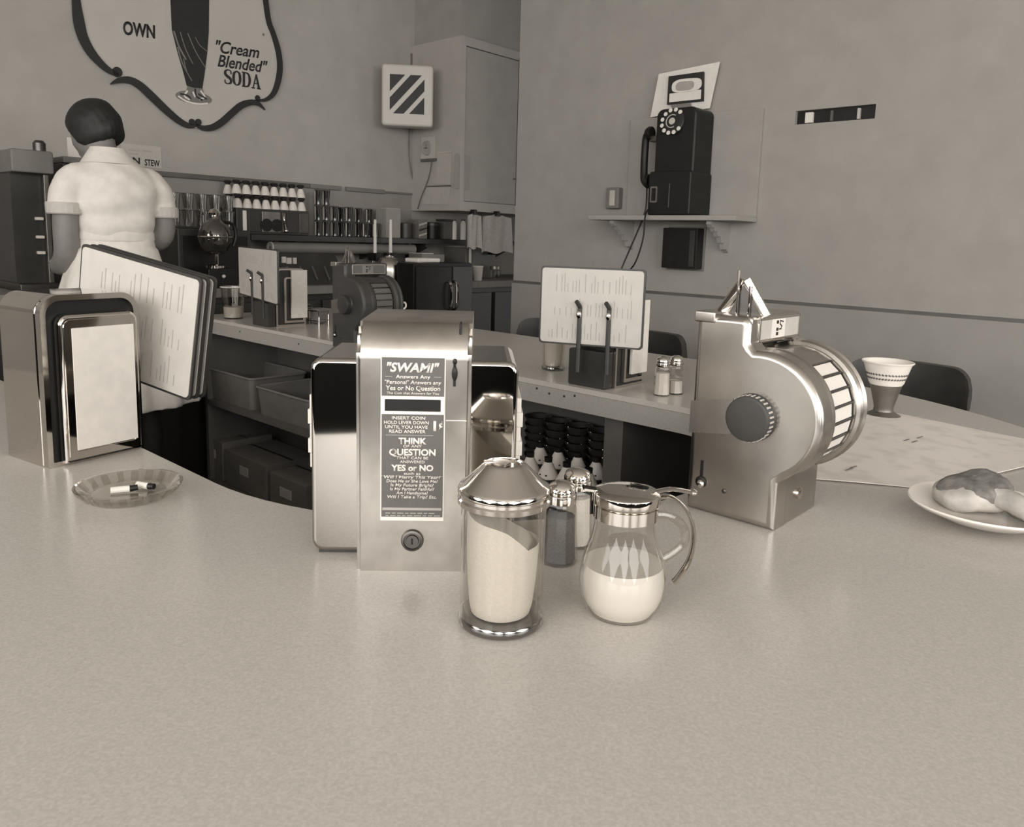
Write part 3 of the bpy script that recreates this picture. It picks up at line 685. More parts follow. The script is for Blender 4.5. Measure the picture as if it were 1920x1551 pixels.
# far holders
def clip_prongs(t, xs, y, z0, z1, m):
    for x in xs:
        b = bm_(); tube(b, smooth_pts([(x, .02, .02), (x, y, .04), (x, y, z0 + (z1 - z0) * .5), (x, y - .002, z1 - .012), (x + .003, y - .012, z1)], 4), .0045, 8, flat=.5); finish('clip_prong', b, m, t)
def far_holder(label, px_front, menu_label, bl, br, mh):
    """front corner pixel between the aisle side and the napkin side"""
    p = onz(*px_front); t = thing('napkin_holder', label, 'napkin holder', (p.x, p.y, CT), ROT_R)
    # local x = towards -t, y = +n ; corner of housing at the origin, body spans x -w..0, y 0..d
    w_, d_, h_ = .095, .118, .205
    b = bm_(); prism(b, rrect(0, d_, 0, h_, .02, 6, .002), 0, w_)
    for v in b.verts: v.co = Vector((-v.co.y, v.co.x, v.co.z))
    finish('housing', b, M_DARK, t, 30)
    b = bm_(); frame(b, rrect(0, d_, 0, h_, .02, 6, .002), rrect(.006, d_ - .006, .006, h_ - .006, .015, 6, .002), 0, .006)
    for v in b.verts: v.co = Vector((v.co.y, v.co.x, v.co.z))
    finish('face_rim', b, M_CHROME, t)
    b = bm_(); frame(b, rrect(.03, d_ - .008, .012, h_ - .03, .01, 5, .002), rrect(.038, d_ - .014, .02, h_ - .036, .006, 5, .002), .002, .010)
    for v in b.verts: v.co = Vector((v.co.y, v.co.x, v.co.z))
    finish('plate_rim', b, M_CHROME, t)
    b = bm_(); box2(b, .004, .012, .058, d_ + .004, .028, h_ - .006, .001); finish('napkin', b, M_NAPKIN, t)
    b = bm_(); box2(b, -w_ - .012, .0, -.03, 0, .0, .085, .004); finish('clip_bracket', b, M_DARK, t)
    nm_ = p.dot(NN) - .045; v_ = ray((bl[0] + br[0]) / 2, (bl[1] + br[1]) / 2); zb = (CAM + v_ * (nm_ / NN.dot(v_))).z
    A, Cc = onz(*bl, zb), onz(*br, zb)
    mt = menu(menu_label, (A.x, A.y), (Cc.x, Cc.y), zb, zb, mh, .006)
    d = (Cc - A); L = d.length
    for fx in (.40, .68):
        q = A + d * fx; ang = math.atan2(d.y, d.x); nrm = Vector((math.sin(ang), -math.cos(ang), 0))
        pts = [q + Vector((0, 0, -.06)) + nrm * .004, q + nrm * .004 + Vector((0, 0, .02)), q + nrm * .0045 + Vector((0, 0, .075)), q + nrm * .006 + Vector((0, 0, .088)), q + nrm * .018 + Vector((-.004, 0, .100))]
        b = bm_(); tube(b, smooth_pts([tuple(v) for v in pts], 4), .0052, 8)
        M_ = Matrix.Rotation(R(-ROT_R), 4, 'Z') @ Matrix.Translation(-Vector((p.x, p.y, CT)))
        bmesh.ops.transform(b, matrix=M_, verts=b.verts); pr = finish('clip_prong', b, M_DARK, t)
        b = bm_(); sphere(b, q + nrm * .009 + Vector((0, 0, .07)), .006, (1, .6, 1.5)); bmesh.ops.transform(b, matrix=M_, verts=b.verts); finish('clip_tip', b, M_CHROME, pr)
    return t
far_holder('dark napkin holder with prongs on the far leg beside two shakers', (1148, 729), 'dark-edged menu card standing in the far holder by the shakers', (1010, 642), (1204, 657), .176)
far_holder('dark napkin holder at the far end of the counter leg', (517, 613), 'small-looking menu card in the holder at the far counter end', (449, 551), (521, 573), .18)
# --- jar of sugar behind the far menu, tumbler, small rack, cup and saucer on the far leg
p = onz(1037, 693); sugar_jar((p.x, p.y, CT), 'glass sugar dispenser half hidden behind the far menu card', .095, .030)
p = onz(438, 597); tb = thing('tumbler', 'clear tumbler half full of milk at the far counter end', 'glass', (p.x, p.y, CT))
b = bm_(); lathe(b, [(0, 0), (.035, 0), (.036, .003), (.045, .118), (.046, .12), (.044, .12), (.0345, .006), (0, .005)], seg=32); finish('glass', b, M_GLASS2, tb)
b = bm_(); lathe(b, [(0, .0055), (.0342, .0055), (.0365, .045), (0, .046)], seg=32); finish('milk', b, M_CREAM, tb)
b = bm_(); tube(b, [(.0455 * math.cos(2 * math.pi * k / 32), .0455 * math.sin(2 * math.pi * k / 32), .12) for k in range(32)], .0015, 6, closed=True); finish('rim', b, M_PALE, tb)
p = onz(588, 606); rk = thing('condiment_rack', 'small chrome condiment rack on the far counter leg', 'rack', (p.x, p.y, CT), -20)
b = bm_(); tube(b, [(-.045, -.03, .05), (.045, -.03, .05), (.045, .03, .05), (-.045, .03, .05)], .003, 8, closed=True); tube(b, [(-.045, -.03, .012), (.045, -.03, .012), (.045, .03, .012), (-.045, .03, .012)], .003, 8, closed=True)
for x in (-.045, 0, .045):
    for y in (-.03, .03): cyl(b, (x, y, 0), (x, y, .05), .0025, 8)
finish('wire_frame', b, M_CHROME, rk)
b = bm_(); lathe(b, [(0, .002), (.018, .002), (.018, .055), (.013, .06), (.013, .07), (0, .072)], c=(-.022, 0, 0), seg=18); finish('condiment_jar', b, M_GLASS2, rk)
b = bm_(); box2(b, .003, .042, -.022, .022, .004, .058, .003); finish('sugar_packets', b, M_CARD, rk)
p = onz(738, 592); sc_ = thing('coffee_cup', 'white coffee cup by the brown coin machine on the far leg', 'cup', (p.x, p.y, CT + .0125), 30)
b = bm_(); lathe(b, [(0, 0), (.022, 0), (.024, .004), (.036, .045), (.038, .05), (.035, .05), (.022, .006), (0, .006)], seg=28); finish('bowl', b, M_CERAMIC, sc_)
b = bm_(); tube(b, smooth_pts([(.033, 0, .042), (.052, 0, .04), (.052, 0, .02), (.028, 0, .012)], 4), .004, 8); finish('handle', b, M_CERAMIC, sc_)
sa = tag(finish('saucer', (lambda q: (lathe(q, [(0, 0), (.04, 0), (.07, .011), (.071, .014), (.04, .006), (.03, .012), (0, .012)], seg=36), q)[1])(bm_()), M_CERAMIC), 'white saucer under the coffee cup on the far leg', 'saucer'); sa.location = (p.x, p.y, CT)

# --- right side: paper cup in a metal holder, sheets of newspaper, plate of food
p = onz(1655, 781); cp = thing('paper_cup', 'white patterned paper cup in a flared metal holder', 'cup', (p.x, p.y, CT))
b = bm_(); lathe(b, [(0, 0), (.033, 0), (.034, .003), (.019, .012), (.018, .02), (.027, .055), (.030, .066), (.0285, .066), (.017, .022), (0, .02)], seg=36); finish('metal_holder', b, M_ALU, cp)
b = bm_(); lathe(b, [(.016, .024), (.0285, .064), (.0325, .070), (.0455, .112), (.0475, .113), (.0485, .1115), (.047, .109), (.0445, .109), (.031, .068), (.0, .03)], seg=48); cpb = finish('cup', b, M_PAPER, cp)
b = bm_()
for k in range(40):
    a = 2 * math.pi * k / 40
    for zz, dr in ((.080, 0), (.0885, .0027)):
        r_ = .0325 + (zz - .07) * .31 + .0004; da = .05 * (1 if k % 2 else -1)
        box(b, (r_ * math.cos(a), r_ * math.sin(a), zz), (.0006, .0042, .0032), 0, 1, Matrix.Rotation(a, 3, 'Z') @ Matrix.Rotation(R(25 if zz < .085 else -25), 3, 'X'))
finish('printed_band', b, M_MID, cpb, smooth=False)['kind'] = 'stuff'
def sheet(label, pix, z, th=.0012, sag=.003, m=M_PAPER, nm='newspaper'):
    pts = [onz(*q, z) for q in pix]; c = sum(pts, Vector()) / len(pts); b = bm_(); n = 14
    vs = [[None] * (n + 1) for _ in range(n + 1)]; vt = [[None] * (n + 1) for _ in range(n + 1)]
    for i in range(n + 1):
        for j in range(n + 1):
            u, v = i / n, j / n; q = pts[0] * (1 - u) * (1 - v) + pts[1] * u * (1 - v) + pts[2] * u * v + pts[3] * (1 - u) * v - c
            h = sag * abs(math.sin(3.1 * u + 1.3 * v) * math.sin(2.3 * v + .4)) 
            vs[i][j] = b.verts.new((q.x, q.y, h)); vt[i][j] = b.verts.new((q.x, q.y, h + th))
    for i in range(n):
        for j in range(n):
            for g in (vs, vt): b.faces.new([g[i][j], g[i + 1][j], g[i + 1][j + 1], g[i][j + 1]])
    for g in ([(i, 0) for i in range(n + 1)], [(i, n) for i in range(n + 1)], [(0, j) for j in range(n + 1)], [(n, j) for j in range(n + 1)]):
        for (a, e), (a2, e2) in zip(g, g[1:]): b.faces.new([vs[a][e], vs[a2][e2], vt[a2][e2], vt[a][e]])
    o = finish(nm, b, m); o.location = (c.x, c.y, z); return o
nsp = mat('printed_paper', 212, .85, s2=226, var=1, scale=22, thr=(.36, .5))
o = sheet('x', [(1440, 893), (1740, 918), (2050, 850), (1635, 768)], CT + .0004, sag=.004, m=nsp)
tag(o, 'large pale sheet of newspaper spread under the plate', 'newspaper')
b = bm_()
for (x, y) in ((1592, 880), (1600, 876), (1700, 825), (1725, 820), (1715, 828)):
    q = onz(x, y, CT + .006) - o.location; box(b, (q.x, q.y, .0056), (.02, .0025, .0006), 0, 1, Matrix.Rotation(R(40), 3, 'Z'))
finish('printed_marks', b, M_GREY, o, smooth=False)
PZ = CT + .0075
pc_ = Vector((.579, .915, 0)); k_ = .69
b = bm_(); lathe(b, [(r_ * k_, z_) for r_, z_ in [(0, .0), (.075, 0), (.08, .002), (.122, .014), (.126, .0175), (.1245, .0195), (.118, .0175), (.079, .0075), (0, .0065)]], seg=64)
plt = tag(finish('plate', b, M_CERAMIC, None, 40), 'white china plate holding two sandwich pieces', 'plate'); plt.location = (pc_.x, pc_.y, PZ)
def slab(bm, c, s, rot, bump=.0015, seed=1, mi=0):
    b2 = bmesh.new(); bmesh.ops.create_cube(b2, size=1)
    for v in b2.verts: v.co = Vector((v.co.x * s[0], v.co.y * s[1], v.co.z * s[2]))
    bmesh.ops.bevel(b2, geom=list(b2.edges), offset=min(s) * .38, segments=4, affect='EDGES', profile=.5)
    bmesh.ops.subdivide_edges(b2, edges=[e for e in b2.edges if e.calc_length() > .012], cuts=2, use_grid_fill=True)
    rn = random.Random(seed)
    for v in b2.verts: v.co += Vector((rn.uniform(-1, 1), rn.uniform(-1, 1), rn.uniform(-1, 1))) * bump
    _merge(bm, b2, Matrix.Translation(Vector(c)) @ rot.to_4x4(), mi)
def Eu(x, y, z): return (Matrix.Rotation(R(z), 3, 'Z') @ Matrix.Rotation(R(y), 3, 'Y') @ Matrix.Rotation(R(x), 3, 'X'))
sd = thing('sandwich_half', 'bun-like sandwich half with a dark toasted top lying back on the plate', 'sandwich', (pc_.x - .010, pc_.y + .016, PZ + .006), -30)
def bun(bm, c, s_, rot, seed, zmin=-1.0, zmax=1.0):
    b2 = bmesh.new(); bmesh.ops.create_uvsphere(b2, u_segments=28, v_segments=18, radius=1); rn = random.Random(seed)
    for v in b2.verts:
        x, y, z = v.co; q = max(abs(x), abs(y), .001); e = (x * x + y * y) ** .5; f = 1 + .10 * (q / max(e, .001) - .85)
        v.co = Vector((x * s_[0] * f, y * s_[1] * f, max(zmin, min(zmax, math.copysign(abs(z) ** .7, z))) * s_[2])) + Vector((rn.uniform(-1, 1), rn.uniform(-1, 1), rn.uniform(-1, 1))) * .0006
        v.co += Vector((math.sin(4 * y + seed), math.sin(3.3 * x + 2 * seed), math.sin(5 * x + 3 * y + seed) * .8)) * s_[0] * .06
    _merge(bm, b2, Matrix.Translation(Vector(c)) @ rot.to_4x4())
b = bm_(); bun(b, (0, 0, .018), (.043, .034, .018), Eu(6, -6, 0), 3); finish('bread', b, M_BREAD2, sd, 60)
b = bm_(); bun(b, (.003, -.001, .027), (.041, .032, .015), Eu(16, -14, 4), 4); finish('toasted_top', b, mat('toast_top', 112, .95, var=26, scale=70, bump=.6), sd, 60)
sd2 = thing('sandwich_half', 'pale rolled sandwich half at the front of the plate', 'sandwich', (pc_.x + .010, pc_.y - .030, PZ + .0045), -58)
b = bm_(); tube(b, smooth_pts([(-.038, .004, .024), (-.015, .008, .026), (.015, .002, .022), (.036, -.004, .014)], 5), [.005, .010, .0125, .0135, .014, .014, .014, .0138, .0135, .013, .0125, .012, .0115, .011, .0095, .005], 14, flat=.95)
for v in b.verts: v.co += Vector((random.uniform(-1, 1), random.uniform(-1, 1), random.uniform(-1, 1))) * .0006
finish('bread_roll', b, M_BREAD2, sd2, 60)
b = bm_(); bun(b, (.012, .034, .013), (.034, .022, .011), Eu(10, 0, 12), 8); finish('toasted_slice', b, mat('toast_top', 118), sd2, 60)
b = bm_(); bun(b, (-.004, .026, .020), (.030, .012, .006), Eu(0, 0, 8), 9); finish('filling', b, M_WHITE, sd2, 60)

# ================================================================== stools on the outer side of the far leg
def stool(label, u, group):
    t = thing('counter_stool', label, 'stool', wallR(u, 0, 2.29), ROT_R, group)
    b = bm_(); lathe(b, [(0, 0), (.17, 0), (.17, .012), (.05, .03), (.03, .05), (0, .05)], seg=32); finish('floor_flange', b, M_CHROME, t)
    b = bm_(); cyl(b, (0, 0, .04), (0, 0, .58), .03, 20); finish('post', b, M_CHROME, t)
    b = bm_(); lathe(b, [(0, .575), (.15, .575), (.165, .585), (.172, .61), (.165, .635), (.14, .648), (0, .652)], seg=36); finish('seat', b, M_DARK, t)
    b = bm_(); n = 44; fr = []
    for k in range(n + 1):
        x = -.17 + .34 * k / n; y = .19 - .05 * (x / .17) ** 2; cr = .055 * (1 - max(0, 1 - (max(0, abs(x) - .115) / .055) ** 2) ** .5); top = .925 - cr; bot = .76 + cr
        fr.append([Vector((x, y - .02, bot)), Vector((x, y + .015, bot)), Vector((x, y + .022, (top + bot) / 2)), Vector((x, y + .015, top)), Vector((x, y - .02, top)), Vector((x, y - .027, (top + bot) / 2))])
    loft(b, fr); finish('backrest', b, mat('dark_vinyl', 52, .42, var=4, scale=30), t, 50)
    for s in (-1, 1):
        b = bm_(); tube(b, smooth_pts([(.09 * s, .10, .60), (.09 * s, .17, .62), (.09 * s, .185, .70), (.09 * s, .18, .80)], 4), .01, 8); finish('back_bracket', b, M_CHROME, t)
    return t
ug = 'stools along the outer side of the far counter leg'
us = [WR(1820, 730, 2.45)[0] - .165, WR(1296, 640, 2.47)[0] - .17, WR(990, 620, 2.47)[0] + .16]
stool('dark vinyl backed counter stool behind the paper cup', us[0], ug)
stool('dark vinyl backed counter stool behind the two far shakers', us[1], ug)
stool('dark vinyl backed counter stool behind the far sugar dispenser', us[2], ug)

# ================================================================== the telephone and its shelf
u0, z0 = WR(1150, 405); u1, _ = WR(1420, 410); SZ = 1.365; uc = (u0 + u1) / 2
sh = thing('phone_shelf', 'pale wooden shelf with backboard and scroll brackets under the telephone', 'shelf', wallR(uc, SZ), ROT_R)
b = bm_(); box2(b, u0 - uc, u1 - uc, -.19, -.001, -.02, 0, .003); finish('shelf_board', b, M_WALL_R, sh)
b = bm_(); box2(b, WR(1183, 300)[0] - uc, WR(1427, 300)[0] - uc, -.016, -.001, 0, .42, .002); finish('backboard', b, M_WALL_R, sh)
for s, uu in enumerate((WR(1182, 430)[0] - uc, WR(1360, 430)[0] - uc)):
    pr = [(0, 0), (-.16, 0), (-.16, -.012), (-.145, -.025), (-.135, -.022), (-.12, -.04), (-.108, -.037), (-.09, -.06), (-.078, -.056), (-.06, -.085), (-.045, -.082), (-.035, -.11), (-.02, -.107), (0, -.125)]
    b = bm_(); prism(b, pr, 0, .02)
    for v in b.verts: v.co = Vector((uu + v.co.y, v.co.x - .001, v.co.z - .021))
    finish('scroll_bracket', b, M_WALL_R, sh)
up, _ = WR(1277, 300, N_WALL - .1)
ph = thing('pay_phone', 'black wall pay telephone with a rotary dial and handset', 'telephone', wallR(up, SZ + .001, N_WALL - .017), ROT_R)
# local: body against y=0, front at y=-.17
b = bm_(); HW = .098
prism(b, rrect(-HW, HW, 0, .175, .014, 4, .008), -.165, -.001, .006, 3); prism(b, rrect(-HW + .006, HW - .006, .16, .425, .03, 6, .014), -.14, -.001, .010, 3); finish('housing', b, M_BLACK, ph, 30)
MD = Matrix.Translation((-.012, -.141, .37)) @ Matrix.Rotation(R(80), 4, 'X')
b = bm_(); lathe(b, [(0, -.004), (.052, -.004), (.052, .004), (.046, .008), (.03, .008), (0, .009)], seg=40, M=MD); dl = finish('dial', b, M_INK, ph)
for k in range(10):
    a = R(48 + 30 * k - 18 * 0); 
    b = bm_(); lathe(b, [(0, 0), (.0085, 0), (.0085, .003), (0, .0035)], c=(.047 * math.cos(a), .047 * math.sin(a), .006), seg=12, M=MD); finish('finger_hole', b, M_PALE, dl)
b = bm_(); lathe(b, [(0, .008), (.014, .008), (.0135, .011), (0, .0115)], seg=20, M=MD); finish('dial_card', b, M_LTGREY, dl)
b = bm_(); tube(b, [(MD @ Vector((.026 * math.cos(R(60 + 240 * k / 14)), .026 * math.sin(R(60 + 240 * k / 14)), .010))) for k in range(15)], .002, 6); finish('dial_ring', b, M_LTGREY, dl)
b = bm_(); hp = smooth_pts([(-.128, -.125, .335), (-.150, -.118, .325), (-.158, -.112, .27), (-.158, -.112, .20), (-.150, -.118, .145), (-.128, -.125, .135)], 4); tube(b, hp, .0155, 12)
lathe(b, [(0, 0), (.026, 0), (.028, .012), (.02, .026), (0, .028)], seg=20, M=Matrix.Translation((-.118, -.125, .335)) @ Matrix.Rotation(R(-90), 4, 'Y')); lathe(b, [(0, 0), (.028, 0), (.03, .012), (.02, .028), (0, .03)], seg=20, M=Matrix.Translation((-.116, -.125, .14)) @ Matrix.Rotation(R(-90), 4, 'Y')); finish('handset', b, M_BLACK, ph, 40)
b = bm_(); box2(b, -.13, -.09, -.13, -.09, .30, .325, .004); finish('cradle_hook', b, M_DKSTEEL, ph)
b = bm_(); frame(b, rrect(-.085, -.052, .05, .115, .005, 3), rrect(-.079, -.058, .057, .108, .003, 3), -.169, -.163); finish('coin_return_frame', b, M_ALU, ph)
b = bm_(); box2(b, .0, .005, -.1675, -.163, .03, .125, .001); finish('trim_strip', b, M_DKSTEEL, ph)
b = bm_(); cp2 = smooth_pts([(-.135, -.118, .118), (-.142, -.11, .02), (-.155, -.15, -.08), (-.185, -.20, -.22), (-.2, -.21, -.285), (-.17, -.21, -.255), (-.115, -.21, -.20), (-.085, -.205, -.1), (-.083, -.2, -.01), (-.085, -.172, .03)], 6); tube(b, cp2, .0035, 6); finish('handset_cord', b, M_BLACK, ph)
# notice behind the phone
pts = [WR(*q, N_WALL - .02) for q in ((1236, 139), (1350, 116), (1331, 203), (1220, 220))]; c0 = pts[3]
nt_ = thing('notice_board', 'pale slanting card pinned above the telephone', 'notice', wallR(c0[0], c0[1], N_WALL - .019), ROT_R)
b = bm_(); prism(b, [(x - c0[0], z - c0[1]) for x, z in pts[::-1]], -.004, .0); finish('card', b, M_PAPER, nt_)
pts = [WR(*q, N_WALL - .025) for q in ((1256, 144), (1321, 135), (1320, 190), (1253, 197))]; c1 = pts[3]
bk = thing('instruction_card', 'dark-bordered dialling instruction card on the pale notice', 'card', wallR(c1[0], c1[1], N_WALL - .0235), ROT_R)
b = bm_(); prism(b, [(x - c1[0], z - c1[1]) for x, z in pts[::-1]], -.012, .0); finish('holder', b, M_INK, bk)
def wpoly(pix, n): return [(x - c1[0], z - c1[1]) for x, z in [WR(*q, n) for q in pix]]
e_ = wpoly([(1288 + 28 * math.copysign(abs(math.cos(a)) ** .6, math.cos(a)), 160 + 12.5 * math.copysign(abs(math.sin(a)) ** .7, math.sin(a)) - 4.5 * math.cos(a)) for a in [2 * math.pi * k / 28 for k in range(28)]], N_WALL - .0355)
b = bm_(); prism(b, e_, -.0145, -.0115); ev = finish('oval_panel', b, M_PALE, bk)
b = bm_(); prism(b, [((x - .012) * .62 + .034, (z - .06) * .7 + .02 + .058 - .017) for x, z in e_], -.015, -.0144); finish('oval_shading', b, M_FAINT, ev)
b = bm_(); prism(b, wpoly([(1256, 176), (1315, 168), (1314, 186), (1255, 192)], N_WALL - .0355)[::-1], -.0145, -.0115); finish('text_panel', b, M_PAPER, bk)
b = bm_(); prism(b, wpoly([(1258, 197), (1295, 193), (1297, 204), (1264, 208)], N_WALL - .035)[::-1], -.016, -.011); finish('coin_head', b, M_GREY, bk)
# black box under the shelf, little box by the shelf
ua, za = WR(1246, 427, N_WALL - .05); ub, zb = WR(1306, 505, N_WALL - .05)
bx = thing('directory_box', 'black metal box mounted on the wall under the phone shelf', 'box', wallR((ua + ub) / 2, zb), ROT_R); hw = (ub - ua) / 2; hh = za - zb
b = bm_(); box2(b, -hw - .008, hw + .008, -.006, -.001, -.008, hh + .006, .001); finish('back_plate', b, M_GREY, bx)
b = bm_(); box2(b, -hw, hw, -.06, -.006, 0, hh, .003); finish('case', b, M_BLACK, bx)
b = bm_(); box2(b, hw - .035, hw - .012, -.0615, -.0595, .01, hh - .01, .001); finish('lid_strip', b, M_DARK, bx)
ua, za = WR(1137, 352, N_WALL - .03); ub, zb = WR(1160, 391, N_WALL - .03)
lb = thing('wall_switch', 'small metal cased switch on the wall beside the phone shelf', 'switch', wallR((ua + ub) / 2, zb), ROT_R); hw = (ub - ua) / 2; hh = za - zb
b = bm_(); box2(b, -hw, hw, -.035, -.001, 0, hh, .006); finish('case', b, M_GREY, lb)
b = bm_(); box2(b, -hw * .35, hw * .45, -.038, -.034, .012, hh - .012, .003); finish('cover_plate', b, M_LTGREY, lb)

# ================================================================== soda sign on the left wall
su, sz = WL(350, 172)
sg = thing('soda_sign', 'wall sign with black scroll border showing a tall soda glass', 'sign', wallL(su, sz), ROT_L)
def S(x, y, off=.012): u, z = WL(x, y, T_WALL - off); return (u - su, z - sz)
def SP(l, off=.012): return [S(x, y, off) for x, y in l]
sc1 = (S(351, 172)[0] - S(350, 172)[0])
pan = [(150, 60), (163, 90), (185, 116), (205, 132), (222, 146), (245, 152), (275, 174), (310, 205), (345, 232), (366, 240), (400, 238), (425, 221), (450, 200), (475, 191), (500, 188), (518, 165), (524, 125), (520, 90), (507, 50), (500, 0), (494, -60), (400, -78), (300, -95), (200, -80), (140, -60), (140, 0)]
b = bm_(); prism(b, SP(pan)[::-1], -.012, -.001); finish('panel', b, mat('sign_enamel', 188, .5, var=3, scale=6), sg)
strokes = [
    [(143, -40, 10), (143, 0, 14), (148, 40, 19), (155, 68, 18), (168, 94, 17), (185, 115, 14), (203, 131, 11), (222, 141, 7)],
    [(207, 158, 1.5), (222, 151, 9), (242, 150, 13), (262, 160, 15), (285, 181, 16), (310, 205, 15), (335, 226, 13), (355, 236, 10), (372, 234, 4)],
    [(366, 233, 4), (380, 240, 10), (398, 239, 13), (416, 229, 14), (434, 213, 14), (452, 198, 14), (470, 192, 12), (484, 194, 9), (497, 206, 1.5)],
    [(478, 188, 3), (498, 187, 7), (513, 175, 11), (522, 150, 13), (525, 122, 13), (521, 92, 13), (512, 62, 12), (504, 40, 12), (498, 0, 12), (494, -40, 10)]]
for st in strokes:
    st = smooth_pts(st, 5); b = bm_(); ribbon(b, [S(x, y, .016) for x, y, _ in st], [max(.002, wd * sc1 * .9) for _, _, wd in st], -.019, -.0115); finish('scroll_border', b, M_INK, sg)
for x, y, r_ in ((220, 135, 8.5), (360, 229, 6), (372, 229, 6), (483, 184, 5.5)):
    b = bm_(); c = S(x, y, .016); prism(b, [(c[0] + r_ * sc1 * .95 * math.cos(a), c[1] + r_ * sc1 * math.sin(a)) for a in [2 * math.pi * k / 18 for k in range(18)]], -.019, -.0115); finish('scroll_ball', b, M_INK, sg)
# painted soda glass
b = bm_(); prism(b, SP([(318, -30), (392, -38), (391, 60), (388, 100), (383, 140), (379, 166), (364, 165), (350, 161), (342, 130), (333, 100), (322, 55)])[::-1], -.015, -.0115); gl_ = finish('painted_soda_glass', b, M_INK, sg)
b = bm_()
for (xa, ya, xb, yb, wd) in ((326, 58, 349, 112, 3), (333, 88, 352, 138, 2.2), (338, 60, 362, 120, 1.5), (366, 70, 388, 96, 1.2), (352, 62, 386, 128, 1.5), (344, 110, 360, 152, 1.6)):
    pts_ = smooth_pts([(xa, ya), ((xa + xb) / 2 - 2, (ya + yb) / 2 + 2), (xb, yb)], 4); ribbon(b, [S(x, y, .016) for x, y in pts_], [wd * sc1] * len(pts_), -.0165, -.0148)
finish('glass_highlights', b, M_GREY, gl_, smooth=False)
b = bm_(); prism(b, SP([(363 + 34 * math.cos(a), 183 + 12 * math.sin(a) + 5 * math.cos(a)) for a in [2 * math.pi * k / 32 for k in range(32)]]), -.0145, -.0115); prism(b, SP([(352, 160), (379, 164), (384, 182), (346, 178)])[::-1], -.0148, -.0115); ft = finish('painted_glass_foot', b, M_GREY, sg)
b = bm_()
for pl_ in ([(334, 180), (350, 190), (372, 195), (390, 194)], [(352, 170), (346, 180), (356, 187)], [(376, 170), (384, 182), (374, 186)], [(362, 172), (366, 182)]):
    q = smooth_pts(pl_, 4); ribbon(b, [S(x, y, .016) for x, y in q], [3.2 * sc1] * len(q), -.016, -.0144)
finish('foot_highlights', b, M_PALE, ft, smooth=False)
b = bm_()
for pl_ in ([(338, 176), (352, 179), (358, 186)], [(366, 166), (368, 180), (380, 188)], [(372, 176), (388, 186)]):
    q = smooth_pts(pl_, 4); ribbon(b, [S(x, y, .016) for x, y in q], [2.6 * sc1] * len(q), -.0166, -.0146)
finish('foot_shadows', b, M_INK, ft, smooth=False)
def sign_text(s, a, c, hpx, **k):
    A, C_ = S(*a, .013), S(*c, .013); zt = S(a[0], a[1] - hpx, .013)[1]
    wd = math.hypot(C_[0] - A[0], C_[1] - A[1]); return text('lettering', s, A[0], A[1], zt - A[1], M_INK, sg, width=wd, align='LEFT', y=-.012, depth=.002, tilt=math.atan2(C_[1] - A[1], C_[0] - A[0]), **k)
sign_text('"Cream', (406, 98), (487, 109), 22, shear=.36, bold=.014)
sign_text('Blended"', (408, 124), (503, 137), 22, shear=.36, bold=.014)
def stroke_letter(nm, x0, w_, y0, h_, strokes_):
    # letter box in picture pixels of the sign: u across, v up
    bb = bm_()
    for st in strokes_:
        st = smooth_pts(st, 5) if len(st) > 2 else st
        ribbon(bb, [S(x0 + q[0] * w_, y0 + q[0] * w_ * .16 - q[1] * h_, .013) for q in st], [q[2] * sc1 for q in st], -.0145, -.0118)
    o_ = finish('lettering', bb, M_INK, sg, smooth=False); o_['label'] = 'black painted letter ' + nm
stroke_letter('S', 421, 13, 156, 26, [[(.92, .72, 2), (.88, .93, 2.2), (.5, 1.0, 2.2), (.12, .88, 4), (.14, .66, 5), (.5, .5, 5.5), (.86, .36, 5), (.9, .12, 4), (.5, 0, 2.2), (.12, .06, 2.2), (.06, .28, 2)]])
stroke_letter('O', 437, 14, 158.5, 26, [[(.5, 1, 2), (.16, .85, 4.2), (.06, .5, 5), (.16, .15, 4.2), (.5, 0, 2), (.84, .15, 4.2), (.94, .5, 5), (.84, .85, 4.2), (.5, 1, 2)]])
stroke_letter('D', 455, 14, 161.5, 26, [[(.16, 1, 4.6), (.16, 0, 4.6)], [(-.1, 1, 2.2), (.5, 1, 2.2)], [(-.1, 0, 2.2), (.5, 0, 2.2)], [(.4, 1, 2), (.78, .9, 3.6), (.94, .5, 5), (.78, .1, 3.6), (.4, 0, 2)]])
stroke_letter('A', 473, 15, 164.5, 26, [[(.1, 0, 2.2), (.5, 1, 2.4)], [(.48, 1, 3), (.84, 0, 4.8)], [(.24, .34, 2), (.74, .34, 2)], [(-.1, 0, 2.2), (.32, 0, 2.2)], [(.6, 0, 2.2), (1.1, 0, 2.2)]])
sign_text('OWN', (232, 64), (293, 72), 24, shear=.15, bold=.03)
b = bm_(); c = S(494, 65, .013); prism(b, [(c[0] + 2.5 * sc1 * math.cos(a), c[1] + 2.5 * sc1 * math.sin(a)) for a in [2 * math.pi * k / 10 for k in range(10)]], -.014, -.0118); finish('screw_head', b, M_GREY, sg)

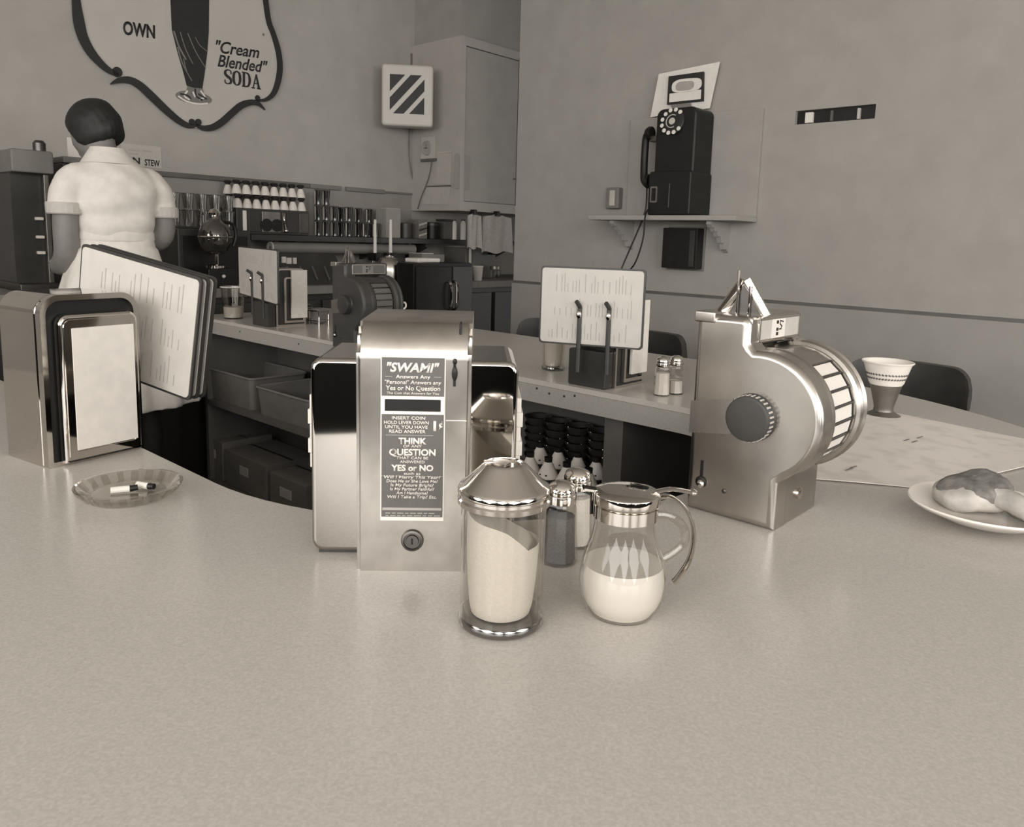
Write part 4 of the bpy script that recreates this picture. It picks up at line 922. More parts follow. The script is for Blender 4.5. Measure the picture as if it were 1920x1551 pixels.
# ================================================================== fan box, outlet, papers
TB = T_WALL - .09
fbp = CAM + ray(765, 184) * (4.55 / ray(765, 184).dot(_fw)); fs = 4.55 / F; ua, ub, za, zb = 0, 94 * fs, 110 * fs, 0
fb = thing('fan_box', 'cream square fan box with diagonal black louvre openings on the wall', 'fan', fbp, 6); hw, hh = (ub - ua) / 2, (za - zb) / 2
b = bm_(); prism(b, rrect(-hw, hw, -hh, hh, .02, 5), -.09, -.001, .015, 4); finish('case', b, M_WHITE if False else mat('cream_enamel', 200, .45, var=3, scale=8), fb, 40)
g0, g1 = -hw * .68, hw * .66; k0, k1 = -hh * .60, hh * .66
def clip_band(lo, hi):
    """part of the square grille between two diagonals lo < (s - t) < hi"""
    P = [(g0, k0), (g1, k0), (g1, k1), (g0, k1)]; nx = lambda p: (p[0] - g0) / (g1 - g0) - (p[1] - k0) / (k1 - k0)
    def cut(P, f):
        out = []
        for i in range(len(P)):
            a, c = P[i], P[(i + 1) % len(P)]; fa, fc = f(a), f(c)
            if fa >= 0: out.append(a)
            if fa * fc < 0: s = fa / (fa - fc); out.append((a[0] + (c[0] - a[0]) * s, a[1] + (c[1] - a[1]) * s))
        return out
    P = cut(P, lambda p: nx(p) - lo); return cut(P, lambda p: hi - nx(p))
for lo, hi in ((-1.0, -.56), (-.40, -.08), (.10, .40), (.56, 1.0)):
    b = bm_(); prism(b, clip_band(lo, hi), -.0915, -.088); finish('louvre_opening', b, M_INK, fb, smooth=False)
hh_fan = hh
# upper cupboard beside the fan box
CU0, CTF, CZ0, CZ1 = 3.20, 3.39, 1.41, 2.40
cb = thing('wall_cupboard', 'grey painted cupboard hung on the wall beside the fan box', 'cupboard', wallL(CU0, CZ0), ROT_L)
dp = CTF - T_WALL; cw = 1.5
b = bm_(); box2(b, 0, cw, dp + .02, -.001, 0, CZ1 - CZ0); finish('case', b, M_CUPBOARD, cb, smooth=False)
b = bm_(); box2(b, .0, .035, dp, dp + .02, 0, CZ1 - CZ0); box2(b, .035, cw, dp, dp + .02, 0, .055); box2(b, .035, cw, dp, dp + .02, CZ1 - CZ0 - .05, CZ1 - CZ0); finish('face_frame', b, M_CUPBOARD, cb, smooth=False)
b = bm_(); box2(b, .038, .56, dp + .006, dp + .02, .059, CZ1 - CZ0 - .054, .002); dr_ = finish('door', b, mat('cupboard_door_paint', 166, .65, var=4, scale=9), cb)
b = bm_(); box2(b, .47, .53, dp - .004, dp + .007, .215, .222, .001); finish('catch', b, M_MID, dr_)
b = bm_(); box2(b, .566, cw - .02, dp + .006, dp + .02, .059, CZ1 - CZ0 - .054, .002); finish('door', b, mat('cupboard_door_paint', 166, .65, var=4, scale=9), cb)
o = finish('trim_5', (lambda q: (box2(q, CU0 + .02, 5.4, CTF + .03, T_WALL - .001, CZ1, CEIL), q)[1])(bm_()), M_WALL_R, smooth=False); o.rotation_euler = (0, 0, AZ); struct(o, 'boxed-in soffit above the cupboard')
b = bm_(); box2(b, N_WALL + .01, N_WALL + .1, TE, TE + .014, 1.42, 2.14); o = finish('shadow_strip', b, M_DARK, smooth=False); o.rotation_euler = (0, 0, AZ); struct(o, 'dark strip standing in for the shadow gap at the end of the telephone wall')  # dark strip drawn in for the shadow line between wall end and cupboard
# things on the cupboard's side (plane n = CU0)
def side(x, y): v = ray(x, y); p = CAM + v * (CU0 / NN.dot(v)); return p      # point on the cupboard side
def side_thing(name, label, cat, x, y): p = side(x, y) - NN * .001; return thing(name, label, cat, p, ROT_R), p
def side_uv(p0, x, y): q = side(x, y) - p0; return (-q.dot(D1), q.z)
ot, p0 = side_thing('wall_clock', 'small round dial plate above the pinned papers', 'dial plate', 802, 278)
b = bm_(); a_ = side_uv(p0, 791, 258); c_ = side_uv(p0, 816, 298); box2(b, a_[0], c_[0], -.006, 0, c_[1], a_[1], .002); finish('plate', b, M_LTGREY, ot)
b = bm_(); lathe(b, [(0, 0), (.045, 0), (.042, .007), (.036, .008), (.034, .004), (0, .004)], seg=28, M=Matrix.Translation((0, -.006, 0)) @ Matrix.Rotation(R(90), 4, 'X')); finish('dial', b, mat('plate_grey', 165, .5, var=3, scale=10), ot)
b = bm_(); box(b, (-.004, -.0115, 0), (.03, .002, .006), .001); cyl(b, (-.002, -.011, .0), (-.002, -.011, .022), .0022, 6); finish('pointer', b, M_MID, ot)
b = bm_(); a_ = side_uv(p0, 793, 299); c_ = side_uv(p0, 820, 302); box2(b, a_[0], c_[0], -.02, 0, c_[1], a_[1], .001); finish('ledge', b, M_MID, ot)
b = bm_(); tube(b, smooth_pts([(side_uv(p0, x, y)[0], -.012, side_uv(p0, x, y)[1]) for x, y in ((812, 303), (809, 325), (801, 350), (792, 372), (786, 392))], 4), .003, 6); finish('cord', b, M_MID, ot)
ppx = ((((821, 287), (848, 287), (846, 347), (818, 345)), 'tall blank paper pinned to the cupboard side', 'paper'), (((801, 350), (846, 350), (841, 384), (792, 383)), 'slanting ruled paper pinned low on the cupboard side', 'paper'))
for pix, lb_, ct_ in ppx:
    t_, p0 = side_thing('pinned_paper', lb_, ct_, *pix[3]); b = bm_(); prism(b, [side_uv(p0, *q) for q in pix][::-1], -.003, 0); finish('sheet', b, mat('dull_paper', 182, .85, var=4, scale=30), t_)
    b = bm_(); a_ = side_uv(p0, *pix[0]); c_ = side_uv(p0, *pix[1]); box2(b, a_[0], c_[0], -.005, 0, a_[1] - .004, a_[1] + .004); finish('clip_bar', b, M_MID if lb_[0] == 's' else M_LTGREY, t_)
fu, fz = WL(868, 322, CTF)
pp_ = thing('pinned_paper', 'small pale slip stuck on the cupboard door', 'paper', wallL(fu, fz - .1, CTF + .004), ROT_L); b = bm_(); box2(b, -.06, .05, -.003, .0, 0, .2); finish('sheet', b, mat('dull_paper2', 158, .85, var=4, scale=30), pp_)
# fan cord and wall cord
fu0, fz0 = WL(767, 240, T_WALL - .02)
fbi = (Matrix.Translation(fbp) @ Matrix.Rotation(R(6), 4, 'Z')).inverted()
b = bm_(); tube(b, smooth_pts([tuple(fbi @ wallL(WL(x, y, T_WALL - .012)[0], WL(x, y, T_WALL - .012)[1], T_WALL - .012)) for x, y in ((768, 232), (767, 270), (768, 300), (773, 330), (777, 355), (778, 385))], 4), .004, 6); finish('cord', b, M_GREY, fb)
b = bm_(); cyl(b, (.02, -.04, hh_fan - .005), (.02, -.04, hh_fan + .07), .006, 8); finish('conduit', b, M_MID, fb)
# towels clipped to the cupboard's lower rail
for (xa, xb, ya, yb, lb_) in ((879, 901, 398, 466, 'narrow grey towel clipped under the cupboard'), (908, 957, 400, 474, 'wide grey towel clipped under the cupboard')):
    A = WL(xa, ya, CTF - .03); C_ = WL(xb, yb, CTF - .03); t_ = thing('towel', lb_, 'towel', wallL((A[0] + C_[0]) / 2, C_[1], CTF - .012), ROT_L)
    hw = (C_[0] - A[0]) / 2; hh = A[1] - C_[1]; b = bm_(); n = 10
    top = [Vector((-hw + 2 * hw * k / n, -.012 + .007 * math.sin(k * 1.7), hh - .004 * abs(k - n / 2))) for k in range(n + 1)]; bot = [Vector((v.x * (1.0 if hw < .05 else 1.12), v.y - .01 * math.cos(k * 1.3), .008 * math.sin(k))) for k, v in enumerate(top)]
    rings = []
    for s in range(7):
        f = s / 6; row = [a * (1 - f) + c * f for a, c in zip(top, bot)]; rings.append(row + [v + Vector((0, .006, 0)) for v in row[::-1]])
    loft(b, rings); finish('cloth', b, M_TOWEL, t_, 60)
    b = bm_(); prism(b, [(-.02, 0), (.02, 0), (.008, .03), (-.008, .03)], -.024, .012); 
    for v in b.verts: v.co.z += hh - .012
    finish('bulldog_clip', b, M_BLACK, t_)

# ================================================================== wall shelf and what stands on it
SH = 1.238; SD = .24
shf = thing('wall_shelf', 'long dark shelf on the sign wall loaded with glassware', 'shelf', wallL(2.0, SH), ROT_L)
b = bm_(); box2(b, -.02, 1.95, -SD, -.001, -.03, 0, .003); finish('board', b, M_DARK, shf)
for x in (.25, .8, 1.15, 1.9):
    b = bm_(); prism(b, [(0, 0), (-.2, 0), (-.2, -.02), (-.02, -.10), (0, -.10)], 0, .02)
    for v in b.verts: v.co = Vector((x + v.co.y, v.co.x - .001, v.co.z - .03))
    finish('bracket', b, M_DARK, shf)
def on_shelf(x, y=None, t=T_WALL - .14): return WL(x, y or 440, t)[0]
# stacked inverted cups on the toaster cabinet
tz = SH; ta, tb_ = WL(447, 410, T_WALL - .22)[0], WL(584, 410, T_WALL - .22)[0]; th_ = WL(500, 392, T_WALL - .22)[1] - SH
ts = thing('cup_warmer', 'chrome fronted cup warmer with two round ports on the shelf', 'appliance', wallL((ta + tb_) / 2, SH), ROT_L); hw = (tb_ - ta) / 2
b = bm_(); box2(b, -hw, hw, -.20, -.02, 0, th_, .006); finish('case', b, M_DARK, ts)
for xa, xb, m_ in ((-.84, -.74, M_PALE), (-.70, -.40, M_DARK), (-.34, .16, M_ALU), (.22, .32, M_DKSTEEL), (.36, .62, M_DARK), (.70, .96, M_DKSTEEL)):
    b = bm_(); box2(b, hw * xa, hw * xb, -.204, -.198, .012, th_ - .012, .003); finish('front_panel', b, m_, ts)
for xx in (-.22, .06):
    b = bm_(); lathe(b, [(0, 0), (.030, 0), (.032, .003), (0, .004)], seg=24, M=Matrix.Translation((hw * xx, -.204, .048)) @ Matrix.Rotation(R(90), 4, 'X')); finish('port', b, M_BLACK, ts)
b = bm_(); tube(b, smooth_pts([(hw * .27, -.206, th_ - .02), (hw * .24, -.212, .08), (hw * .29, -.212, .03)], 4), .006, 8); sphere(b, (hw * .29, -.212, .022), .012); finish('handle', b, M_CHROME, ts)
proto = None
gC = 'inverted cups stacked on the cup warmer'
def cup_proto():
    t = thing('inverted_cup', 'white dark-footed cup upside down on the cup warmer', 'cup', (0, 0, 0), 0, gC)
    b = bm_(); lathe(b, [(0, .0), (.0235, 0), (.0245, .002), (.023, .012), (.0155, .038), (.011, .046), (0, .046)], seg=20); finish('bowl', b, M_WHITE, t)
    b = bm_(); lathe(b, [(0, .046), (.0105, .046), (.0105, .050), (.018, .058), (.019, .064), (.013, .068), (0, .068)], seg=16); finish('foot', b, M_INK, t)
    return t
for row in range(2):
    n_ = 9 - row * 0
    for d_ in range(2):
        for k in range(8):
            u = ta + (tb_ - ta) * (k + .5) / 8 - (.004 if row else 0)
            loc = wallL(u, SH + th_ + .0685 * row + .0005, T_WALL - (.165 - .085 * d_))
            lb_ = 'inverted dark-footed cup, %s row, %s rank, %s from the soda glasses end' % ('upper' if row else 'lower', 'front' if d_ == 0 else 'rear', ORD[7 - k])
            if proto is None: proto = cup_proto(); proto.location = loc; proto.rotation_euler = (0, 0, R(ROT_L)); proto['label'] = lb_
            else: dup(proto, loc, ROT_L + 20 * k, lb_)
# clear tumblers upside down, two tiers, left of the warmer
proto = None
b = None
def tumbler_proto(label, grp, h, r0, r1, m_, nm='tumbler'):
    t = thing(nm, label, 'glass', (0, 0, 0), 0, grp)
    b = bm_(); lathe(b, [(0, .006), (r0 - .003, .006), (r1 - .003, h), (r1, h), (r0, 0), (0, 0)], seg=16); finish('glass', b, m_, t)
    b = bm_(); tube(b, [(r1 * math.cos(2 * math.pi * k / 16), r1 * math.sin(2 * math.pi * k / 16), h - .001) for k in range(16)], .002, 5, closed=True); finish('rim', b, m_, t)
    return t
gT = 'clear tumblers on a tray left of the cup warmer'
trz = WL(380, 425, T_WALL - .2)[1]
tr_ = tag(finish('tumbler_tray', (lambda q: (box2(q, -.172, .172, -.06, .06, 0, .012, .003), q)[1])(bm_()), M_DARK), 'dark tray carrying the clear tumblers', 'tray')
tu = (on_shelf(327) + on_shelf(437)) / 2 - .04; tr_.location = wallL(tu, trz - .012, T_WALL - .2); tr_.rotation_euler = (0, 0, AZ)
for row in range(2):
    for k in range(5):
        loc = wallL(tu - .132 + .066 * k, trz + .0005 + row * .076, T_WALL - .2)
        lb_ = 'clear glass tumbler in the %s tier on the dark tray, %s from the cup warmer' % ('upper' if row else 'lower', ORD[4 - k])
        if proto is None: proto = tumbler_proto(lb_, gT, .075, .024, .031, M_TUMBLER); proto.location = loc
        else: dup(proto, loc, 15 * k, lb_)
# tall dark glasses in stacks right of the warmer
gD = 'dark glasses stacked on the shelf'
proto = None
cols = [(597, 368), (612, 368), (628, 400), (640, 378), (655, 396), (672, 380), (686, 415), (692, 380), (705, 405)]
hgl = .083
for k, (x, ytop) in enumerate(cols):
    back = k in (3, 5, 7); tt = T_WALL - (.07 if back else .15); u, zt = WL(x, ytop, tt); cnt = max(1, round((zt - SH) / hgl))
    for j in range(cnt):
        loc = wallL(u, SH + .0005 + hgl * j, tt); lb_ = 'dark soda glass, %s up in the stack, %s stack from the cup warmer' % (ORD[j], ORD[k])
        if proto is None:
            proto = thing('soda_glass', lb_, 'glass', loc, 0, gD)
            b = bm_(); lathe(b, [(0, 0), (.016, 0), (.017, .004), (.015, .02), (.021, .078), (.022, .082), (0, .0822)], seg=16); finish('glass', b, mat('dark_soda_glass', 34, .08, spec=.8, var=3, scale=30), proto)
            b = bm_(); tube(b, [(.0215 * math.cos(2 * math.pi * q / 16), .0215 * math.sin(2 * math.pi * q / 16), .079) for q in range(16)], .0018, 5, closed=True); finish('rim', b, M_MID, proto)
            b = bm_(); box2(b, -.005, .003, -.0215, -.0185, .004, .076, .001); finish('highlight_stripe', b, M_LTGREY, proto)  # pale stripe painted on as the upright highlight of the glass
        else: dup(proto, loc, -38 + random.uniform(-12, 12), lb_)
proto.rotation_euler = (0, 0, R(-38))
# boxes, canisters and bottles at the right end of the shelf
def shelf_box(nm, label, cat, x0, x1, ytop, m_, tt=T_WALL - .13, dep=.1, lid=None):
    ua = WL(x0, 440, tt)[0]; ub = WL(x1, 440, tt)[0]; h = WL((x0 + x1) / 2, ytop, tt)[1] - SH
    t = thing(nm, label, cat, wallL((ua + ub) / 2, SH + .0005, tt + dep / 2), ROT_L); hw = (ub - ua) / 2
    return t, hw, h
t_, hw, h = shelf_box('carton', 'pale carton on the shelf beside the dark glasses', 'box', 714, 741, 392, M_LTGREY); b = bm_(); box2(b, -hw, hw, -.1, 0, 0, h, .002); finish('body', b, mat('pale_carton', 150, .8, var=4, scale=20), t_); b = bm_(); box2(b, -hw, hw, -.101, -.05, h, h + .003); finish('flap', b, M_GREYPAPER, t_)
for (x0, x1, yt, lb_, m_) in ((748, 771, 418, 'dark lidded canister on the shelf by the pale carton', M_DARK), (799, 821, 417, 'black lidded canister on the shelf under the cupboard', M_BLACK)):
    t_, hw, h = shelf_box('canister', lb_, 'canister', x0, x1, yt, m_); b = bm_(); lathe(b, [(0, 0), (hw * .92, 0), (hw * .95, .004), (hw * .95, h * .82), (0, h * .82)], c=(0, -.05, 0), seg=28); finish('body', b, m_, t_)
    b = bm_(); lathe(b, [(0, h * .8), (hw, h * .8), (hw, h * .95), (hw * .8, h), (0, h)], c=(0, -.05, 0), seg=28); finish('lid', b, M_DARK, t_)
t_, hw, h = shelf_box('carton', 'striped carton between the two canisters', 'box', 777, 793, 412, M_GREY); b = bm_(); box2(b, -hw, hw, -.09, 0, 0, h, .002); finish('body', b, M_GREY, t_)
for k in range(3):
    b = bm_(); prism(b, [(-hw * .9, h * (.1 + .28 * k)), (hw * .9, h * (.25 + .28 * k)), (hw * .9, h * (.33 + .28 * k)), (-hw * .9, h * (.2 + .28 * k))], -.092, -.09); finish('stripe', b, M_DARK if k % 2 else M_LTGREY, t_)
t_, hw, h = shelf_box('tin', 'plain grey tin on the shelf under the cupboard', 'tin', 827, 843, 415, M_MID); b = bm_(); box2(b, -hw, hw, -.08, 0, 0, h, .006); finish('body', b, M_MID, t_); b = bm_(); box2(b, -hw - .002, hw + .002, -.082, .002, h, h + .012, .003); finish('lid', b, M_DARK, t_)
for x, lb_ in ((851, 'slim white bottle on the shelf beside the grey tin'), (868, 'slim white bottle at the end of the shelf')):
    t_, hw, h = shelf_box('bottle', lb_, 'bottle', x - 4, x + 4, 412, M_PALE, T_WALL - .15, .04); b = bm_(); lathe(b, [(0, 0), (hw, 0), (hw, h * .8), (hw * .6, h * .9), (hw * .6, h * .94), (0, h * .94)], c=(0, -.02, 0), seg=16); finish('body', b, M_PALE, t_); b = bm_(); lathe(b, [(0, h * .94), (hw * .7, h * .94), (hw * .7, h), (0, h)], c=(0, -.02, 0), seg=14); finish('cap', b, M_DARK, t_)
# grey roll slung under the shelf
ua, za = WL(508, 455, T_WALL - .2); ub, zb = WL(775, 460, T_WALL - .2)
t_ = thing('paper_roll', 'long grey paper roll slung under the wall shelf', 'roll', wallL(ua, SH - .031, T_WALL - .2), ROT_L); rr_ = .030
b = bm_(); cyl(b, (0, 0, -rr_ - .004), (ub - ua, 0, -rr_ - .004), rr_, 20); finish('roll', b, M_GREY, t_)
b = bm_(); lathe(b, [(.008, 0), (.030, 0), (.032, .004), (.030, .008), (.008, .006)], seg=24, M=Matrix.Translation((0, 0, -rr_ - .004)) @ Matrix.Rotation(R(-90), 4, 'Y')); finish('end_ring', b, M_LTGREY, t_)
for x in (.03, ub - ua - .03):
    b = bm_(); box2(b, x - .01, x + .01, -.006, .006, -.012, 0); finish('hanger', b, M_DARK, t_)

# ================================================================== back counter under the sign wall
BZ, BF = 1.0, 3.24
bc = thing('back_counter', 'dark work counter along the sign wall', 'counter', wallL(2.2, 0), ROT_L)
dy = BF - T_WALL
b = bm_(); box2(b, -1.9, .62, dy, -.002, BZ - .04, BZ, .004); box2(b, 1.02, 3.1, dy, -.002, BZ - .04, BZ, .004); box2(b, .62, 1.02, dy, -.002, BZ - .04, BZ, .004); finish('worktop', b, M_CARD, bc)
b = bm_(); box2(b, -1.88, 3.1, dy + .04, -.01, 0, BZ - .04); finish('carcass', b, M_DARK, bc, smooth=False)
for k in range(8):
    x = -1.86 + .61 * k; b = bm_(); box2(b, x, x + .58, dy + .02, dy + .04, .12, BZ - .07, .004); d_ = finish('door', b, M_DARK, bc)
    b = bm_(); box2(b, x + .2, x + .38, dy + .005, dy + .02, BZ - .13, BZ - .12, .003); finish('handle', b, M_DKSTEEL, d_)
# dark ice cabinet under the clear tumblers
t_ = thing('ice_cabinet', 'low black cabinet under the tray of tumblers', 'cabinet', wallL(tu, BZ + .0005), ROT_L); hc = trz - .0125 - BZ
b = bm_(); box2(b, -.178, .178, -.33, -.06, 0, hc, .006); finish('case', b, M_DARK, t_); b = bm_(); box2(b, -.16, .16, -.334, -.328, .02, hc - .03, .003); finish('front_panel', b, M_BLACK, t_); b = bm_(); box2(b, -.06, .06, -.345, -.333, hc - .06, hc - .045, .003); finish('handle', b, M_DKSTEEL, t_)
# glass globe coffee maker on its burner
cu0, cz0 = WL(405, 515, 3.36); t_ = thing('coffee_maker', 'glass globe vacuum coffee maker on a black burner', 'coffee maker', wallL(cu0, BZ + .0005, 3.36), ROT_L)
b = bm_(); box2(b, -.07, .07, -.07, .07, 0, .085, .008); finish('burner', b, M_BLACK, t_); b = bm_(); sphere(b, (0, -.072, .05), .008); finish('burner_knob', b, M_PALE, t_)
b = bm_(); cyl(b, (0, -.01, .085), (0, -.01, .15), .009, 10); lathe(b, [(0, .085), (.045, .085), (.045, .095), (.02, .1), (0, .1)], seg=20); finish('stand_post', b, M_CHROME, t_)
b = bm_(); lathe(b, [(0, .145), (.03, .146), (.055, .165), (.070, .20), (.072, .235), (.058, .27), (.032, .292), (.024, .30), (.024, .318), (0, .319)], seg=28); finish('globe', b, mat('silvered_glass', 120, .04, .85, var=6, scale=8), t_, 60)
b = bm_(); lathe(b, [(.0, .318), (.028, .318), (.030, .328), (.012, .345), (0, .348)], seg=20); finish('stopper', b, M_CHROME, t_)
b = bm_(); tube(b, smooth_pts([(.035, 0, .29), (.085, 0, .28), (.1, 0, .23), (.085, 0, .18)], 4), .008, 8); finish('handle', b, M_BLACK, t_)
b = bm_(); tube(b, [(.073 * math.cos(2 * math.pi * k / 24), .073 * math.sin(2 * math.pi * k / 24), .222) for k in range(24)], .004, 6, closed=True); finish('globe_band', b, M_CHROME, t_)
# dark sloping dispenser with small labels
u_, z_ = WL(590, 520, 3.30); t_ = thing('bin_rack', 'dark sloping bin rack with small white labels', 'rack', wallL(u_, BZ + .0005, 3.30), ROT_L)
b = bm_(); prism(b, [(0, 0), (.3, 0), (.3, .145), (.12, .145)], -.14, .20)
for v in b.verts: v.co = Vector((v.co.y, v.co.x, v.co.z))
finish('case', b, M_DARK, t_)
for k in range(5):
    b = bm_(); box2(b, -.12 + .07 * k, -.115 + .07 * k, .02, .1, .0, .008)
    for v in b.verts: v.co = Matrix.Rotation(R(54), 3, 'X') @ v.co + Vector((0, .0, .004))
    finish('ridge', b, M_MID, t_)
for xx, zz, ww in ((-.13, .105, .02), (-.105, .10, .025), (-.07, .10, .018)):
    b = bm_(); box2(b, xx, xx + ww, .075, .085, zz, zz + .03); finish('label_slip', b, M_LTGREY, t_)
# soda taps with white levers
for k, (x, lb_) in enumerate(((699, 'white-levered soda tap behind the brown coin machine'), (728, 'white-levered soda tap above the steel kettle'))):
    u_, z_ = WL(x, 474, 3.56); t_ = thing('soda_tap', lb_, 'tap', wallL(u_, BZ + .0005, 3.56), ROT_L); h = z_ - BZ
    b = bm_(); lathe(b, [(0, 0), (.028, 0), (.028, .01), (.012, .02), (.011, h - .03), (0, h - .03)], seg=16); finish('column', b, M_CHROME, t_)
    b = bm_(); box2(b, -.022, .022, -.06, .02, h - .045, h, .006); finish('head', b, M_BLACK, t_); b = bm_(); cyl(b, (0, -.05, h - .12), (0, -.05, h - .04), .008, 10); finish('spout', b, M_CHROME, t_)
    b = bm_(); zt = WL(x, 412, 3.56)[1] - BZ; cyl(b, (0, -.02, h - .002), (0, -.02, zt), .010, 10, r2=.0075); finish('lever', b, M_PALE, t_)
u_, z_ = WL(730, 505, 3.33); t_ = thing('kettle', 'dull steel kettle standing below the soda taps', 'kettle', wallL(u_, BZ + .0005, 3.33), ROT_L); kz = max(.0, z_ - BZ)
b = bm_(); lathe(b, [(0, 0), (.068, 0), (.07, .005), (.074, .06), (.07, .10), (.05, .128), (.03, .135), (0, .136)], seg=32); finish('body', b, M_STEEL2, t_); b = bm_(); lathe(b, [(0, .135), (.028, .135), (.026, .142), (.01, .146), (.012, .16), (0, .163)], seg=20); finish('lid', b, M_CHROME, t_)
b = bm_(); tube(b, smooth_pts([(-.06, -.02, .04), (-.10, -.03, .08), (-.115, -.035, .10)], 4), [.016, .015, .014, .013, .012, .011, .010, .010, .009], 10); finish('spout', b, M_STEEL2, t_); b = bm_(); tube(b, smooth_pts([(.066, 0, .10), (.105, 0, .105), (.11, 0, .06), (.072, 0, .03)], 4), .008, 8); finish('handle', b, M_BLACK, t_)
# cold cabinet with two chrome handles, folded towel, cartons and cups at the nook end
u0, _ = WL(775, 520, 3.1); u1, z1 = WL(885, 488, 3.1); zt = WL(850, 493, 3.1)[1]
t_ = thing('cold_cabinet', 'black cold cabinet with two tall chrome handles', 'refrigerator', wallL((u0 + u1) / 2, 0, BF - .001), ROT_L); hw = (u1 - u0) / 2; fy = 3.1 - BF
b = bm_(); box2(b, -hw, hw, fy, 0, .06, zt, .008); finish('case', b, M_BLACK, t_); b = bm_(); box2(b, -hw + .02, hw - .02, fy + .02, 0, 0, .06); finish('plinth', b, M_DARK, t_)
for xa, xb, x in ((-hw + .008, hw * .22, 843), (hw * .26, hw - .008, 854)):
    b = bm_(); box2(b, xa, xb, fy - .016, fy, .09, zt - .02, .005); d_ = finish('door', b, M_DARK if x > 850 else M_BLACK, t_)
    hx = WL(x, 555, 3.07)[0] - (u0 + u1) / 2; zz0, zz1 = WL(x, 581, 3.07)[1], WL(x, 528, 3.07)[1]
    b = bm_(); tube(b, smooth_pts([(hx, fy - .014, zz0), (hx, fy - .04, zz0 + .02), (hx, fy - .04, zz1 - .02), (hx, fy - .014, zz1)], 4), .008, 8); finish('handle', b, M_CHROME, d_)
ct_top = zt + .0005
u_, z_ = WL(795, 502, 3.16); t_ = tag(finish('folded_towel', (lambda q: (slab(q, (0, 0, .012), (.17, .10, .022), Eu(0, 0, 0), .002, 11), q)[1])(bm_()), M_CLOTH, None, 60), 'folded white towel lying on the cold cabinet', 'towel'); t_.location = wallL(u_, ct_top, 3.17); t_.rotation_euler = (0, 0, R(ROT_L + 5))
def nook(nm, label, cat, x, y, tt, base): u, z = WL(x, y, tt); return thing(nm, label, cat, wallL(u, base, tt), ROT_L)
t_ = nook('carton', 'pale grey carton standing behind the folded towel', 'box', 800, 490, 3.55, BZ + .0005); b = bm_(); box2(b, -.09, .09, -.06, .06, 0, .15, .003); finish('body', b, M_GREY, t_); b = bm_(); box2(b, -.09, .0, -.062, .062, .15, .155, .001); finish('flap', b, M_LTGREY, t_)
t_ = nook('shaker_tin', 'small dark tin beside the folded towel', 'tin', 769, 497, 3.4, BZ + .0005); b = bm_(); lathe(b, [(0, 0), (.022, 0), (.022, .07), (0, .07)], seg=18); finish('body', b, M_BLACK, t_); b = bm_(); lathe(b, [(0, .07), (.023, .07), (.02, .085), (0, .088)], seg=18); finish('lid', b, M_DARK, t_)
t_ = nook('metal_hopper', 'grey sloped metal hopper under the narrow towel', 'hopper', 880, 480, 3.58, BZ + .0005); b = bm_(); prism(b, [(-.13, 0), (.14, 0), (.14, .15), (.02, .15), (-.06, .19), (-.13, .19)], -.1, .1, .004); finish('body', b, M_MID, t_); b = bm_(); box2(b, -.14, -.04, -.105, .105, .19, .2, .003); finish('lid', b, M_GREY, t_); b = bm_(); cyl(b, (-.1, -.11, .02), (-.1, -.11, .2), .009, 10); finish('pipe', b, M_LTGREY, t_)
t_ = nook('paper_cup', 'small pale cup on the nook counter under the wide towel', 'cup', 896, 515, 3.3, BZ + .0005); b = bm_(); lathe(b, [(0, 0), (.024, 0), (.032, .085), (.030, .085), (.022, .004), (0, .004)], seg=20); finish('cup', b, M_LTGREY, t_); b = bm_(); lathe(b, [(.031, .08), (.034, .084), (.031, .087)], seg=20); finish('rim', b, M_PALE, t_)
t_ = nook('glass_jar', 'squat glass jar with a bright lid in the dark nook', 'jar', 928, 515, 3.42, BZ + .0005); b = bm_(); lathe(b, [(0, 0), (.036, 0), (.038, .05), (.03, .06), (0, .06)], seg=20); finish('jar', b, M_GLASS2, t_); b = bm_(); lathe(b, [(0, .06), (.034, .06), (.034, .078), (0, .08)], seg=20); finish('lid', b, M_ALU, t_)

# tall drink machine at the left end of the back counter
u0, _ = WL(20, 300, 3.35); u1, _ = WL(101, 300, 3.35); uR, _ = WL(140, 300, 3.45)
t_ = thing('drink_machine', 'tall grey and black drink machine beside the waitress', 'drink machine', wallL((u0 + u1) / 2, BZ + .0005, 3.47), ROT_L); hw = (u1 - u0) / 2
zt = WL(80, 283, 3.35)[1] - BZ; zm = WL(80, 326, 3.35)[1] - BZ
b = bm_(); box2(b, -hw, hw, -.12, .2, zm, zt, .008); finish('hood', b, M_GREY, t_); b = bm_(); box2(b, -hw + .01, hw - .01, -.06, .2, .02, zm); finish('cabinet', b, M_DARK, t_); b = bm_(); box2(b, -hw, hw, -.14, .2, 0, .03, .004); finish('drip_tray', b, M_DKSTEEL, t_)
b = bm_(); box2(b, hw - .03, hw - .012, -.09, -.07, .03, zm - .0, .003); finish('post', b, M_ALU, t_)
for zz in (.14, .2, .27): b = bm_(); box2(b, hw - .06, hw - .035, -.085, -.058, zz, zz + .012, .003); finish('button', b, M_PALE, t_)
b = bm_(); lathe(b, [(0, 0), (.022, 0), (.022, .03), (.014, .04), (0, .04)], c=(hw - .035, -.08, zt), seg=18); finish('filler_cap', b, M_DKSTEEL, t_)
t_ = thing('side_cabinet', 'dark cabinet beside the drink machine', 'cabinet', wallL((u1 + uR) / 2 + .05, BZ + .0005, 3.55), ROT_L); hw = (uR - u1) / 2 - .01
b = bm_(); box2(b, -hw, hw, -.1, .12, 0, zt - .03, .006); finish('case', b, M_DARK, t_); b = bm_(); box2(b, -hw, hw, -.11, .12, zt - .03, zt - .005, .004); finish('lid', b, M_CARD, t_)
